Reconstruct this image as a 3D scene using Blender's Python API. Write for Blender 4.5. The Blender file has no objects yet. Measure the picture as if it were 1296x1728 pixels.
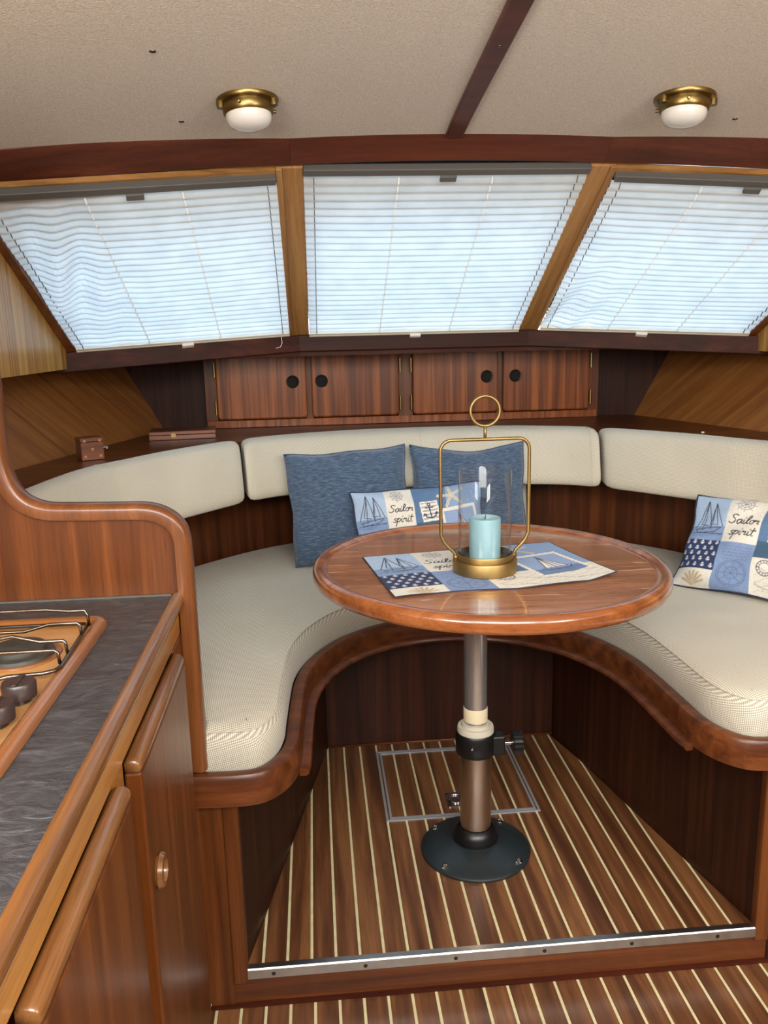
import bpy, bmesh, math, random
import numpy as np
from mathutils import Vector, Matrix
from mathutils.geometry import delaunay_2d_cdt
random.seed(7); np.random.seed(7)
D = bpy.data; S = bpy.context.scene; COL = S.collection
PI = math.pi

# ------------------------------------------------------------------ camera
R = ((0.996061, -0.040384, 0.078944), (-0.085629, -0.206762, 0.974637), (-0.023037, -0.977557, -0.209406))
cam = D.cameras.new('camera'); co = D.objects.new('camera', cam); COL.objects.link(co)
m = Matrix.Identity(4)
for i in range(3):
    m[i][0] = R[i][0]; m[i][1] = -R[i][1]; m[i][2] = -R[i][2]
m[2][3] = 1.274
co.matrix_world = m
cam.sensor_fit = 'HORIZONTAL'; cam.sensor_width = 36.0; cam.lens = 1400.0 / 1296.0 * 36.0
cam.clip_start = 0.02
S.camera = co

# ------------------------------------------------------------------ world, lights, exposure
W = D.worlds.new('sky'); S.world = W; W.use_nodes = True
nt = W.node_tree; nt.nodes.clear()
out = nt.nodes.new('ShaderNodeOutputWorld'); bg = nt.nodes.new('ShaderNodeBackground')
tc = nt.nodes.new('ShaderNodeTexCoord'); sx = nt.nodes.new('ShaderNodeSeparateXYZ'); cr = nt.nodes.new('ShaderNodeValToRGB')
nt.links.new(tc.outputs['Generated'], sx.inputs[0])
mr = nt.nodes.new('ShaderNodeMapRange'); mr.inputs[1].default_value = -1; mr.inputs[2].default_value = 1
nt.links.new(sx.outputs[2], mr.inputs[0]); nt.links.new(mr.outputs[0], cr.inputs[0])
cr.color_ramp.elements[0].position = 0.40; cr.color_ramp.elements[0].color = (0.45, 0.43, 0.40, 1)
cr.color_ramp.elements[1].position = 1.0; cr.color_ramp.elements[1].color = (0.50, 0.72, 1.0, 1)
e = cr.color_ramp.elements.new(0.53); e.color = (0.90, 0.96, 1.0, 1)
e = cr.color_ramp.elements.new(0.70); e.color = (0.66, 0.84, 1.0, 1)
nt.links.new(cr.outputs[0], bg.inputs[0]); bg.inputs[1].default_value = 3.3
nt.links.new(bg.outputs[0], out.inputs[0])

S.view_settings.view_transform = 'Standard'; S.view_settings.look = 'None'
S.view_settings.gamma = 1.0; S.view_settings.use_curve_mapping = False
S.view_settings.exposure = 0.0

def area_light(name, loc, target, sx_, sy_, power, color):
    l = D.lights.new(name, 'AREA'); l.shape = 'RECTANGLE'; l.size = sx_; l.size_y = sy_; l.energy = power; l.color = color
    o = D.objects.new(name, l); COL.objects.link(o); o.location = loc
    o.rotation_euler = (Vector(target) - Vector(loc)).to_track_quat('-Z', 'Y').to_euler()
    return o
# companionway daylight from behind the photographer; both side lamps are added ceiling fill
area_light('companionway_daylight', (0.30, -0.72, 1.95), (0.40, 1.9, 0.45), 1.5, 0.7, 72, (1.0, 0.945, 0.86))
area_light('ceiling_fill_starboard', (1.42, 0.05, 1.38), (0.2, 0.9, 1.56), 0.9, 0.32, 22, (1.0, 0.95, 0.87))
area_light('ceiling_fill_port', (-0.70, 0.05, 1.38), (0.5, 0.9, 1.52), 0.9, 0.32, 34, (1.0, 0.93, 0.83))

# ------------------------------------------------------------------ node helpers
def lin(c):
    return tuple(((v / 255) / 12.92 if v / 255 <= .04045 else ((v / 255 + .055) / 1.055) ** 2.4) for v in c) + (1.0,)
def newmat(name):
    mt = D.materials.new(name); mt.use_nodes = True
    n = mt.node_tree; b = n.nodes['Principled BSDF']
    return mt, n, b
def N(n, t, **kw):
    nd = n.nodes.new(t)
    for k, v in kw.items():
        if k.startswith('_'): setattr(nd, k[1:], v)
        else:
            k2 = int(k[1:]) if (k[0] == 'i' and k[1:].isdigit()) else k
            nd.inputs[k2].default_value = v
    return nd
def ramp(n, fac, stops):
    r = n.nodes.new('ShaderNodeValToRGB'); n.links.new(fac, r.inputs[0])
    el = r.color_ramp.elements
    el[0].position = stops[0][0]; el[0].color = stops[0][1]; el[1].position = stops[-1][0]; el[1].color = stops[-1][1]
    for p, c in stops[1:-1]:
        x = el.new(p); x.color = c
    return r
def mix(n, fac, a, b, mode='MIX'):
    x = n.nodes.new('ShaderNodeMix'); x.data_type = 'RGBA'; x.blend_type = mode
    for s, v in ((0, fac), (6, a), (7, b)):
        if isinstance(v, (int, float)): x.inputs[s].default_value = v
        elif isinstance(v, tuple): x.inputs[s].default_value = v
        else: n.links.new(v, x.inputs[s])
    return x.outputs[2]
def bump(n, b, h, strength, dist=.001):
    bp = N(n, 'ShaderNodeBump', Strength=strength, Distance=dist)
    n.links.new(h, bp.inputs['Height']); n.links.new(bp.outputs[0], b.inputs['Normal'])

def wood(name, dark, mid, light, axis='Z', rough=.34, coat=.25, across=34, along=1.1, rand=True, contrast=1.0, rot=(0, 0, 0)):
    mt, n, b = newmat(name)
    tc = N(n, 'ShaderNodeTexCoord'); mp = N(n, 'ShaderNodeMapping'); mp.inputs['Rotation'].default_value = rot
    sc = [across] * 3; sc['XYZ'.index(axis)] = along
    mp2 = N(n, 'ShaderNodeMapping'); mp2.inputs['Scale'].default_value = sc
    n.links.new(tc.outputs['Object'], mp.inputs[0])
    if rand:
        oi = N(n, 'ShaderNodeObjectInfo'); vm = N(n, 'ShaderNodeVectorMath', _operation='SCALE'); vm.inputs[0].default_value = (3.1, 5.3, 2.7)
        n.links.new(oi.outputs['Random'], vm.inputs[3]); n.links.new(vm.outputs[0], mp.inputs['Location'])
    n.links.new(mp.outputs[0], mp2.inputs[0])
    n1 = N(n, 'ShaderNodeTexNoise', Scale=1.0, Detail=5.0, Roughness=.6, Distortion=.35); n.links.new(mp2.outputs[0], n1.inputs['Vector'])
    mp3 = N(n, 'ShaderNodeMapping'); s3 = [across * 11] * 3; s3['XYZ'.index(axis)] = along * 9; mp3.inputs['Scale'].default_value = s3
    n.links.new(mp.outputs[0], mp3.inputs[0])
    n2 = N(n, 'ShaderNodeTexNoise', Scale=1.0, Detail=3.0, Roughness=.7); n.links.new(mp3.outputs[0], n2.inputs['Vector'])
    d = .17 / contrast
    r1 = ramp(n, n1.outputs[0], [(.5 - d, lin(dark)), (.5, lin(mid)), (.5 + d, lin(light))])
    r2 = ramp(n, n2.outputs[0], [(.30, (.55, .5, .48, 1)), (.52, (1, 1, 1, 1))])
    col = mix(n, .55, r1.outputs[0], r2.outputs[0], 'MULTIPLY')
    n.links.new(col, b.inputs['Base Color'])
    b.inputs['Roughness'].default_value = rough; b.inputs['Coat Weight'].default_value = coat; b.inputs['Coat Roughness'].default_value = .18
    bump(n, b, n2.outputs[0], .12)
    return mt

def plain(name, rgb, rough=.5, metal=0.0, coat=0.0, spec=.5, noise=0.0, nscale=40):
    mt, n, b = newmat(name)
    b.inputs['Roughness'].default_value = rough; b.inputs['Metallic'].default_value = metal
    b.inputs['Coat Weight'].default_value = coat; b.inputs['Specular IOR Level'].default_value = spec
    if noise:
        tc = N(n, 'ShaderNodeTexCoord'); nz = N(n, 'ShaderNodeTexNoise', Scale=nscale, Detail=4.0); n.links.new(tc.outputs['Object'], nz.inputs['Vector'])
        a = tuple(max(0, v * (1 - noise)) for v in lin(rgb)[:3]) + (1,); c = tuple(min(1, v * (1 + noise)) for v in lin(rgb)[:3]) + (1,)
        r = ramp(n, nz.outputs[0], [(.3, a), (.7, c)]); n.links.new(r.outputs[0], b.inputs['Base Color'])
    else: b.inputs['Base Color'].default_value = lin(rgb)
    return mt

M = {}
M['mahog'] = wood('mahogany', (74, 38, 15), (96, 51, 21), (118, 66, 30), 'Z')
M['mahog_x'] = wood('mahogany_lengthwise_x', (72, 36, 16), (94, 49, 23), (116, 64, 32), 'X')
M['mahog_y'] = wood('mahogany_lengthwise_y', (104, 52, 22), (134, 72, 34), (160, 92, 48), 'Y')
M['beam'] = wood('beam_mahogany', (72, 35, 23), (86, 43, 29), (100, 53, 36), 'X', rough=.4, across=20)
M['door'] = wood('locker_door_sapele', (98, 48, 20), (132, 70, 30), (164, 94, 44), 'Z', across=46, along=.9, contrast=1.3)
M['dark'] = wood('shade_toned_sapele', (36, 16, 8), (50, 23, 11), (66, 32, 16), 'Z', rough=.5, coat=.05, across=40)  # footwell shade is deepened into this wood's colour
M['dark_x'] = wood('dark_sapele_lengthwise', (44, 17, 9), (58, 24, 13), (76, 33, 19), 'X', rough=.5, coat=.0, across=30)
M['gold'] = wood('lit_tone_mahogany', (140, 98, 54), (166, 120, 68), (188, 142, 86), 'Y', across=40, along=1.2, rough=.4, rot=(.485, 0, 0))  # golden tones: mahogany with the direct light on it put into the colour
M['lit_gold_x'] = wood('lit_tone_mahogany_crosswise', (140, 98, 54), (166, 120, 68), (188, 142, 86), 'X', across=40, along=1.2, rough=.4)
M['lit_gold_v'] = wood('striped_lit_tone_veneer', (146, 102, 48), (184, 138, 70), (212, 168, 98), 'Z', across=60, along=.6, rough=.4, contrast=1.2)  # real veneer stripes; the golden brightness is light painted into the tone
def rot_to(g, axis='Z'):
    return tuple(Vector(g).normalized().rotation_difference(Vector({'X': (1, 0, 0), 'Y': (0, 1, 0), 'Z': (0, 0, 1)}[axis])).to_euler())
M['hull'] = wood('hull_veneer', (116, 70, 34), (146, 94, 47), (168, 114, 62), 'Z', across=36, along=1.2, rough=.42, contrast=.7, rot=rot_to((.52, .6, -.72)))  # lining tone on both sides includes the golden light falling on it
M['hull_r'] = wood('hull_veneer_starboard', (116, 70, 34), (146, 94, 47), (168, 114, 62), 'Z', across=36, along=1.2, rough=.42, contrast=.7, rot=rot_to((-.52, .6, -.72)))
M['cab'] = wood('galley_mahogany', (84, 43, 15), (102, 54, 20), (122, 69, 29), 'Z', across=38)
M['apron'] = wood('galley_apron_teak', (146, 94, 42), (174, 118, 58), (196, 142, 80), 'Y', across=22, rough=.3)
M['railw'] = wood('galley_rail_wood', (106, 66, 33), (128, 84, 45), (150, 104, 62), 'Y', across=30, rough=.25, coat=.5)
M['trim'] = wood('partition_trim_wood', (96, 52, 22), (114, 65, 30), (134, 80, 40), 'Z', across=30, rough=.35, coat=.2)
M['plank'] = wood('sole_plank_teak', (78, 45, 24), (104, 64, 36), (130, 86, 50), 'Y', across=30, along=1.6, rough=.42, coat=.1, contrast=1.2)
M['table'] = None
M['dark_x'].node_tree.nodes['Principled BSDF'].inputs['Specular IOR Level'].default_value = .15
M['board'] = wood('backboard_mahogany', (62, 31, 14), (82, 42, 19), (104, 56, 27), 'Z', rough=.4, coat=.1, across=30)
for k_, sp in (('dark', .2), ('door', .3), ('board', .25), ('mahog', .3), ('mahog_x', .35), ('beam', .3), ('cab', .35)):
    b_ = M[k_].node_tree.nodes['Principled BSDF']; b_.inputs['Specular IOR Level'].default_value = sp; b_.inputs['Coat Weight'].default_value = .06
M['holly'] = plain('holly_inlay', (212, 202, 158), .5, noise=.1)
M['black'] = plain('black_plastic', (18, 18, 19), .35)
M['base_black'] = plain('black_powder_coat', (34, 42, 44), .38, spec=.6)
M['chrome'] = plain('polished_steel', (215, 212, 208), .12, 1.0)
M['alu'] = plain('aluminium', (196, 192, 188), .32, 1.0, noise=.08)
M['edging'] = plain('hatch_edging_aluminium', (176, 178, 182), .35, .45)
M['tube_low'] = plain('pedestal_tube_metal', (196, 178, 164), .28, 1.0)
M['tube_up'] = plain('pedestal_chrome', (214, 210, 206), .2, .85)
M['brass'] = plain('antique_brass', (158, 132, 84), .46, 1.0, noise=.15, nscale=30)
M['brass_lamp'] = plain('lamp_brass', (138, 118, 74), .34, 1.0)
M['hinge'] = plain('hinge_brass', (150, 132, 90), .3, 1.0)
M['white_pl'] = plain('white_plastic', (226, 224, 216), .4)
M['cream_pl'] = plain('cream_plastic', (196, 189, 172), .45)
M['rail_grey'] = plain('blind_headrail_grey', (92, 90, 87), .4)
M['tab_grey'] = plain('blind_tab_grey', (96, 94, 92), .4)
M['candle'] = None
M['tape'] = plain('cream_tape', (214, 200, 166), .7)
M['wire'] = plain('dark_chrome_wire', (120, 112, 104), .22, 1.0)
M['ringm'] = plain('finger_ring_dark', (62, 54, 48), .3, .6)
M['screw'] = plain('screw_metal', (90, 82, 72), .35, 1.0)
M['knob'] = plain('hob_knob_brown', (52, 40, 38), .35)
M['hob'] = plain('bronze_enamel_hob', (196, 144, 86), .35, .0, coat=.6, noise=.05, nscale=8)
M['hob_rim'] = plain('bronze_hob_rim', (138, 86, 46), .22, .0, coat=.8)
M['burner'] = plain('burner_cap', (58, 56, 50), .55, noise=.25, nscale=60)
M['cord'] = plain('white_cord', (238, 240, 240), .7)
M['case'] = wood('dark_case_wood', (88, 44, 22), (112, 58, 30), (134, 74, 42), 'X', across=40)
M['piping'] = plain('cream_piping', (206, 198, 178), .8)
M['black_hole'] = plain('hole_black', (6, 5, 5), .8)

def m_ceiling():
    mt, n, b = newmat('textured_vinyl_headlining'); tc = N(n, 'ShaderNodeTexCoord')
    a = N(n, 'ShaderNodeTexNoise', Scale=260.0, Detail=3.0, Roughness=.6); n.links.new(tc.outputs['Object'], a.inputs['Vector'])
    r = ramp(n, a.outputs[0], [(.3, lin((206, 197, 185))), (.7, lin((240, 233, 223)))])
    n.links.new(r.outputs[0], b.inputs['Base Color']); b.inputs['Roughness'].default_value = .55
    bump(n, b, a.outputs[0], .6, .004); return mt
M['ceiling'] = m_ceiling()
def m_weave(name, pale, dark, scale):
    mt, n, b = newmat(name)
    uv = N(n, 'ShaderNodeUVMap'); mp = N(n, 'ShaderNodeMapping'); mp.inputs['Scale'].default_value = (scale, scale, scale); mp.inputs['Rotation'].default_value = (0, 0, .6)
    n.links.new(uv.outputs[0], mp.inputs[0])
    ck = N(n, 'ShaderNodeTexChecker', Scale=1.0); ck.inputs[1].default_value = lin(pale); ck.inputs[2].default_value = lin(dark); n.links.new(mp.outputs[0], ck.inputs[0])
    nz = N(n, 'ShaderNodeTexNoise', Scale=5.0, Detail=3.0); n.links.new(uv.outputs[0], nz.inputs['Vector'])
    r = ramp(n, nz.outputs[0], [(.3, (.93, .92, .90, 1)), (.7, (1, 1, 1, 1))])
    n.links.new(mix(n, 1.0, ck.outputs[0], r.outputs[0], 'MULTIPLY'), b.inputs['Base Color'])
    b.inputs['Roughness'].default_value = .85; b.inputs['Sheen Weight'].default_value = .15
    bump(n, b, ck.outputs[1], .25, .0008); return mt
M['weave'] = m_weave('cream_basket_weave', (229, 224, 207), (164, 155, 139), 370)
M['weave_b'] = m_weave('cream_basket_weave_backrest', (225, 219, 201), (176, 168, 152), 400)
def m_blue():
    mt, n, b = newmat('blue_chenille'); tc = N(n, 'ShaderNodeTexCoord'); mp = N(n, 'ShaderNodeMapping'); mp.inputs['Scale'].default_value = (50, 420, 50)
    n.links.new(tc.outputs['Object'], mp.inputs[0])
    a = N(n, 'ShaderNodeTexNoise', Scale=1.0, Detail=4.0, Roughness=.7); n.links.new(mp.outputs[0], a.inputs['Vector'])
    r = ramp(n, a.outputs[0], [(.25, lin((36, 50, 70))), (.5, lin((70, 91, 118))), (.75, lin((122, 142, 166)))])
    n.links.new(r.outputs[0], b.inputs['Base Color']); b.inputs['Roughness'].default_value = .95; b.inputs['Sheen Weight'].default_value = .3
    bump(n, b, a.outputs[0], .7, .002); return mt
M['blue'] = m_blue()
def m_print():
    mt, n, b = newmat('printed_sailor_fabric')
    at = N(n, 'ShaderNodeVertexColor'); at.layer_name = 'print'
    n.links.new(at.outputs[0], b.inputs['Base Color']); b.inputs['Roughness'].default_value = .9
    return mt
M['print'] = m_print()
def m_slate():
    mt, n, b = newmat('slate_laminate'); tc = N(n, 'ShaderNodeTexCoord')
    mp = N(n, 'ShaderNodeMapping'); mp.inputs['Scale'].default_value = (16, 30, 16); n.links.new(tc.outputs['Object'], mp.inputs[0])
    a = N(n, 'ShaderNodeTexNoise', Scale=1.6, Detail=9.0, Roughness=.62, Distortion=1.2); n.links.new(mp.outputs[0], a.inputs['Vector'])
    r = ramp(n, a.outputs[0], [(.3, lin((38, 38, 41))), (.55, lin((60, 61, 65))), (.8, lin((92, 93, 98)))])
    n.links.new(r.outputs[0], b.inputs['Base Color']); b.inputs['Roughness'].default_value = .30; b.inputs['Specular IOR Level'].default_value = 1.0
    bump(n, b, a.outputs[0], 1.0, .006); return mt
M['slate'] = m_slate()
def m_blind():
    mt, n, b = newmat('pleated_blind_fabric'); n.nodes.remove(b); o = n.nodes['Material Output']
    tc = N(n, 'ShaderNodeTexCoord'); a = N(n, 'ShaderNodeTexNoise', Scale=14.0, Detail=5.0); n.links.new(tc.outputs['Object'], a.inputs['Vector'])
    r = ramp(n, a.outputs[0], [(.3, (.80, .80, .78, 1)), (.7, (.90, .90, .88, 1))])
    d = N(n, 'ShaderNodeBsdfDiffuse'); t = N(n, 'ShaderNodeBsdfTranslucent'); mx = N(n, 'ShaderNodeMixShader', i0=.62)
    n.links.new(r.outputs[0], d.inputs[0]); n.links.new(r.outputs[0], t.inputs[0])
    n.links.new(d.outputs[0], mx.inputs[1]); n.links.new(t.outputs[0], mx.inputs[2]); n.links.new(mx.outputs[0], o.inputs[0]); return mt
M['blind'] = m_blind()
def m_pane():
    mt, n, b = newmat('window_pane_glass'); n.nodes.remove(b); o = n.nodes['Material Output']
    t = N(n, 'ShaderNodeBsdfTransparent', i0=(.93, .96, .97, 1)); g = N(n, 'ShaderNodeBsdfGlossy', Roughness=.02); f = N(n, 'ShaderNodeFresnel', IOR=1.3)
    mx = N(n, 'ShaderNodeMixShader'); n.links.new(f.outputs[0], mx.inputs[0]); n.links.new(t.outputs[0], mx.inputs[1]); n.links.new(g.outputs[0], mx.inputs[2]); n.links.new(mx.outputs[0], o.inputs[0]); return mt
M['pane'] = m_pane()
def m_glass():
    mt, n, b = newmat('clear_glass_chimney'); n.nodes.remove(b); o = n.nodes['Material Output']
    t = N(n, 'ShaderNodeBsdfTransparent', i0=(.97, .98, .98, 1)); g = N(n, 'ShaderNodeBsdfGlossy', Roughness=.03); lw = N(n, 'ShaderNodeLayerWeight', Blend=.5); pw = N(n, 'ShaderNodeMath', _operation='POWER'); pw.inputs[1].default_value = 4.0; ml = N(n, 'ShaderNodeMath', _operation='MULTIPLY_ADD'); ml.inputs[1].default_value = .75; ml.inputs[2].default_value = .03
    n.links.new(lw.outputs['Facing'], pw.inputs[0]); n.links.new(pw.outputs[0], ml.inputs[0])
    mx = N(n, 'ShaderNodeMixShader'); n.links.new(ml.outputs[0], mx.inputs[0]); n.links.new(t.outputs[0], mx.inputs[1]); n.links.new(g.outputs[0], mx.inputs[2]); n.links.new(mx.outputs[0], o.inputs[0]); return mt
M['glass'] = m_glass()
def m_dome():
    mt, n, b = newmat('frosted_lamp_glass'); b.inputs['Base Color'].default_value = lin((226, 224, 220)); b.inputs['Roughness'].default_value = .3
    b.inputs['Subsurface Weight'].default_value = .3; b.inputs['Subsurface Radius'].default_value = (.02, .02, .02); b.inputs['Coat Weight'].default_value = .5; return mt
M['dome'] = m_dome()
def m_candle():
    mt, n, b = newmat('teal_candle_wax'); b.inputs['Base Color'].default_value = lin((150, 191, 203)); b.inputs['Roughness'].default_value = .45
    b.inputs['Subsurface Weight'].default_value = .35; b.inputs['Subsurface Radius'].default_value = (.012, .014, .014); return mt
M['candle'] = m_candle()
def m_table():
    mt = wood('varnished_table_mahogany', (150, 94, 60), (174, 116, 78), (194, 138, 100), 'X', rough=.22, coat=1.0, across=20, along=1.3, rand=False)
    n = mt.node_tree; b = n.nodes['Principled BSDF']
    # worn, lifting varnish: scratchy pale flakes with their own shape
    tc = N(n, 'ShaderNodeTexCoord'); mp = N(n, 'ShaderNodeMapping'); mp.inputs['Scale'].default_value = (6, 58, 6); mp.inputs['Rotation'].default_value = (0, 0, .45)
    n.links.new(tc.outputs['Object'], mp.inputs[0])
    a = N(n, 'ShaderNodeTexNoise', Scale=1.0, Detail=2.0, Roughness=.5, Distortion=.6); n.links.new(mp.outputs[0], a.inputs['Vector'])
    r = ramp(n, a.outputs[0], [(.63, (0, 0, 0, 1)), (.68, (1, 1, 1, 1))])
    old = b.inputs['Base Color'].links[0].from_socket
    ms = N(n, 'ShaderNodeMath', _operation='MULTIPLY'); ms.inputs[1].default_value = .6; n.links.new(r.outputs[0], ms.inputs[0])
    n.links.new(mix(n, ms.outputs[0], old, lin((226, 196, 170))), b.inputs['Base Color'])
    b.inputs['Coat Roughness'].default_value = .07
    return mt
M['table'] = m_table()
M['table_rim'] = wood('table_rim_mahogany', (118, 64, 32), (144, 82, 43), (168, 104, 59), 'X', rough=.22, coat=.8, across=20, along=3, rand=False)

# ------------------------------------------------------------------ object helpers
def setp(o, label=None, cat=None, group=None, kind=None):
    if label: o['label'] = label
    if cat: o['category'] = cat
    if group: o['group'] = group
    if kind: o['kind'] = kind
    return o
def thing(name, label, cat, loc=(0, 0, 0), group=None, rot=(0, 0, 0)):
    o = D.objects.new(name, None); o.empty_display_size = .05; COL.objects.link(o); o.location = loc; o.rotation_euler = rot
    return setp(o, label, cat, group)
def mesh(name, V, F, mat, parent=None, uv=None, smooth=False, bevel=0, seg=2, loc=None, vcol=None):
    me = D.meshes.new(name); me.from_pydata([tuple(v) for v in V], [], F)
    if uv is not None:
        l = me.uv_layers.new(name='UVMap'); li = np.zeros(len(me.loops), dtype=np.int32); me.loops.foreach_get('vertex_index', li)
        l.data.foreach_set('uv', np.asarray(uv, dtype=np.float32)[li].ravel())
    if vcol is not None:
        ca = me.color_attributes.new('print', 'FLOAT_COLOR', 'POINT'); ca.data.foreach_set('color', np.asarray(vcol, dtype=np.float32).ravel())
    if smooth: me.polygons.foreach_set('use_smooth', [True] * len(me.polygons))
    if mat: me.materials.append(M[mat] if isinstance(mat, str) else mat)
    bm = bmesh.new(); bm.from_mesh(me); bmesh.ops.recalc_face_normals(bm, faces=bm.faces); bm.to_mesh(me); bm.free()
    o = D.objects.new(name, me); COL.objects.link(o)
    if parent: o.parent = parent
    if loc: o.location = loc
    if bevel:
        b = o.modifiers.new('bevel', 'BEVEL'); b.width = bevel; b.segments = seg; b.limit_method = 'ANGLE'; b.angle_limit = .6
        if smooth is False: me.polygons.foreach_set('use_smooth', [False] * len(me.polygons))
    return o
def box(name, x0, x1, y0, y1, z0, z1, mat, parent=None, bevel=0, seg=2):
    V = [(x, y, z) for z in (z0, z1) for y in (y0, y1) for x in (x0, x1)]
    F = [(0, 2, 3, 1), (4, 5, 7, 6), (0, 1, 5, 4), (2, 6, 7, 3), (0, 4, 6, 2), (1, 3, 7, 5)]
    return mesh(name, V, F, mat, parent, bevel=bevel, seg=seg)
def extr(name, poly, vec, mat, parent=None, bevel=0, seg=2, smooth=False):
    "extrude a 3-D polygon along vec"
    n = len(poly); v = Vector(vec); V = [Vector(p) for p in poly] + [Vector(p) + v for p in poly]
    F = [tuple(range(n))[::-1], tuple(range(n, 2 * n))] + [(i, (i + 1) % n, n + (i + 1) % n, n + i) for i in range(n)]
    return mesh(name, V, F, mat, parent, bevel=bevel, seg=seg, smooth=smooth)
def prism(name, poly, z0, z1, mat, parent=None, bevel=0, seg=2):
    return extr(name, [(p[0], p[1], z0) for p in poly], (0, 0, z1 - z0), mat, parent, bevel, seg)
def lathe(name, prof, mat, parent=None, loc=(0, 0, 0), n=40, smooth=True, closed=False, axis='Z'):
    V = []; F = []; k = len(prof)
    for i in range(n):
        a = 2 * PI * i / n
        for r, z in prof: V.append((r * math.cos(a), r * math.sin(a), z))
    for i in range(n):
        j = (i + 1) % n
        for q in range(k if closed else k - 1):
            q2 = (q + 1) % k; F.append((i * k + q, j * k + q, j * k + q2, i * k + q2))
    if not closed:
        if prof[0][0] > 1e-6: F.append(tuple(i * k for i in range(n))[::-1])
        if prof[-1][0] > 1e-6: F.append(tuple(i * k + k - 1 for i in range(n)))
    if axis == 'X': V = [(v[2], v[0], v[1]) for v in V]
    if axis == 'Y': V = [(v[0], v[2], v[1]) for v in V]
    V = [(v[0] + loc[0], v[1] + loc[1], v[2] + loc[2]) for v in V]
    o = mesh(name, V, F, mat, parent, smooth=smooth)
    if smooth:
        try: o.data.set_sharp_from_angle(angle=.7)
        except Exception: pass
    return o
def catmull(P, per=6, closed=False):
    P = [np.array(p, float) for p in P]; n = len(P); out = []
    for i in range(n if closed else n - 1):
        g = (lambda k: P[k % n]) if closed else (lambda k: P[min(max(k, 0), n - 1)])
        p0, p1, p2, p3 = g(i - 1), g(i), g(i + 1), g(i + 2)
        for s in range(per):
            t = s / per; out.append(.5 * ((2 * p1) + (-p0 + p2) * t + (2 * p0 - 5 * p1 + 4 * p2 - p3) * t * t + (-p0 + 3 * p1 - 3 * p2 + p3) * t ** 3))
    if not closed: out.append(P[-1])
    return out
def tube(name, path, r, mat, parent=None, n=10, closed=False, cap=True):
    P = [Vector(p) for p in path]; k = len(P); V = []; F = []
    T = []
    for i in range(k):
        a = P[i - 1] if (i > 0 or closed) else P[0]; b = P[(i + 1) % k] if (i < k - 1 or closed) else P[-1]
        T.append((b - a).normalized())
    u = T[0].orthogonal().normalized()
    for i in range(k):
        u = (u - T[i] * u.dot(T[i])).normalized(); w = T[i].cross(u)
        rr = r[i] if isinstance(r, (list, tuple)) else r
        for j in range(n):
            a = 2 * PI * j / n; V.append(P[i] + u * (rr * math.cos(a)) + w * (rr * math.sin(a)))
    for i in range(k if closed else k - 1):
        i2 = (i + 1) % k
        for j in range(n): F.append((i * n + j, i * n + (j + 1) % n, i2 * n + (j + 1) % n, i2 * n + j))
    if cap and not closed: F += [tuple(range(n))[::-1], tuple(range((k - 1) * n, k * n))]
    return mesh(name, V, F, mat, parent, smooth=True)
def sweep(name, path, prof, mat, parent=None, closed=False, smooth=True, up=(0, 0, 1), sharp=.7):
    "sweep a closed (n,z) profile; n>0 is to the right of travel seen along -up"
    P = [Vector(p) for p in path]; k = len(P); U = Vector(up); V = []; F = []; q = len(prof)
    for i in range(k):
        a = P[i - 1] if (i > 0 or closed) else P[0]; b = P[(i + 1) % k] if (i < k - 1 or closed) else P[-1]
        t = (b - a).normalized(); rt = t.cross(U).normalized()
        for nn, z in prof: V.append(P[i] + rt * nn + U * z)
    for i in range(k if closed else k - 1):
        i2 = (i + 1) % k
        for j in range(q): F.append((i * q + j, i * q + (j + 1) % q, i2 * q + (j + 1) % q, i2 * q + j))
    if not closed: F += [tuple(range(q))[::-1], tuple(range((k - 1) * q, k * q))]
    o = mesh(name, V, F, mat, parent, smooth=smooth)
    if smooth: o.data.set_sharp_from_angle(angle=sharp)
    return o
def rrect(x0, x1, y0, y1, r, n=5):
    out = []
    for cx, cy, a0 in ((x1 - r, y1 - r, 0), (x0 + r, y1 - r, PI / 2), (x0 + r, y0 + r, PI), (x1 - r, y0 + r, 3 * PI / 2)):
        for i in range(n + 1):
            a = a0 + PI / 2 * i / n; out.append((cx + r * math.cos(a), cy + r * math.sin(a)))
    return out
XC = .361
def mx(x): return 2 * XC - x
def mirror(P): return [(mx(p[0]),) + tuple(p[1:]) for p in P]
def sym(P):
    return list(P) + mirror(P)[::-1][1:]
def st(o, label, cat='structure'): return setp(o, label, cat, kind='structure')

# ================================================================== SETTING
# ---- upper sole (dinette floor) with single planks and inlay strips
SP = .0506; X0 = -.1015
fl = prism('floor', [(-.3, 1.50), (1.05, 1.50), (1.05, 2.5), (-.3, 2.5)], -.04, -.0015, 'dark')
st(fl, 'raised teak sole with pale inlaid strips under the table', 'floor')
def xl(y): return -.186 + .186 * (y - 1.50) / .92
def yl(x, side):
    d = (x if side < 0 else mx(x)); return min(2.42, 1.50 + (d + .186) / .186 * .92) if d < 0 else 2.42
def plank_poly(a, b):
    top = lambda x: yl(x, -1) if x < XC else yl(x, 1)
    ya, yb = top(a), top(b)
    if ya <= 1.503 and yb <= 1.503: return None
    if ya < 1.505: a = a + (b - a) * (1.505 - ya) / (yb - ya); ya = 1.505
    if yb < 1.505: b = b - (b - a) * (1.505 - yb) / (ya - yb); yb = 1.505
    return [(a, 1.503), (b, 1.503), (b, yb), (a, ya)]
for k in range(-2, 21):
    a = X0 + SP * (k - 1) + .003; b = X0 + SP * k - .003
    a = max(a, -.186); b = min(b, mx(-.186))
    p = plank_poly(a, b) if b > a + .004 else None
    if p: prism('plank', p, -.002, .0, 'plank', fl)
    p = plank_poly(max(b, -.186) , min(b + .006, mx(-.186))) if (b > -.186 and b + .006 < mx(-.186)) else None
    if p: prism('inlay_strip', p, -.002, -.0004, 'holly', fl)
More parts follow.
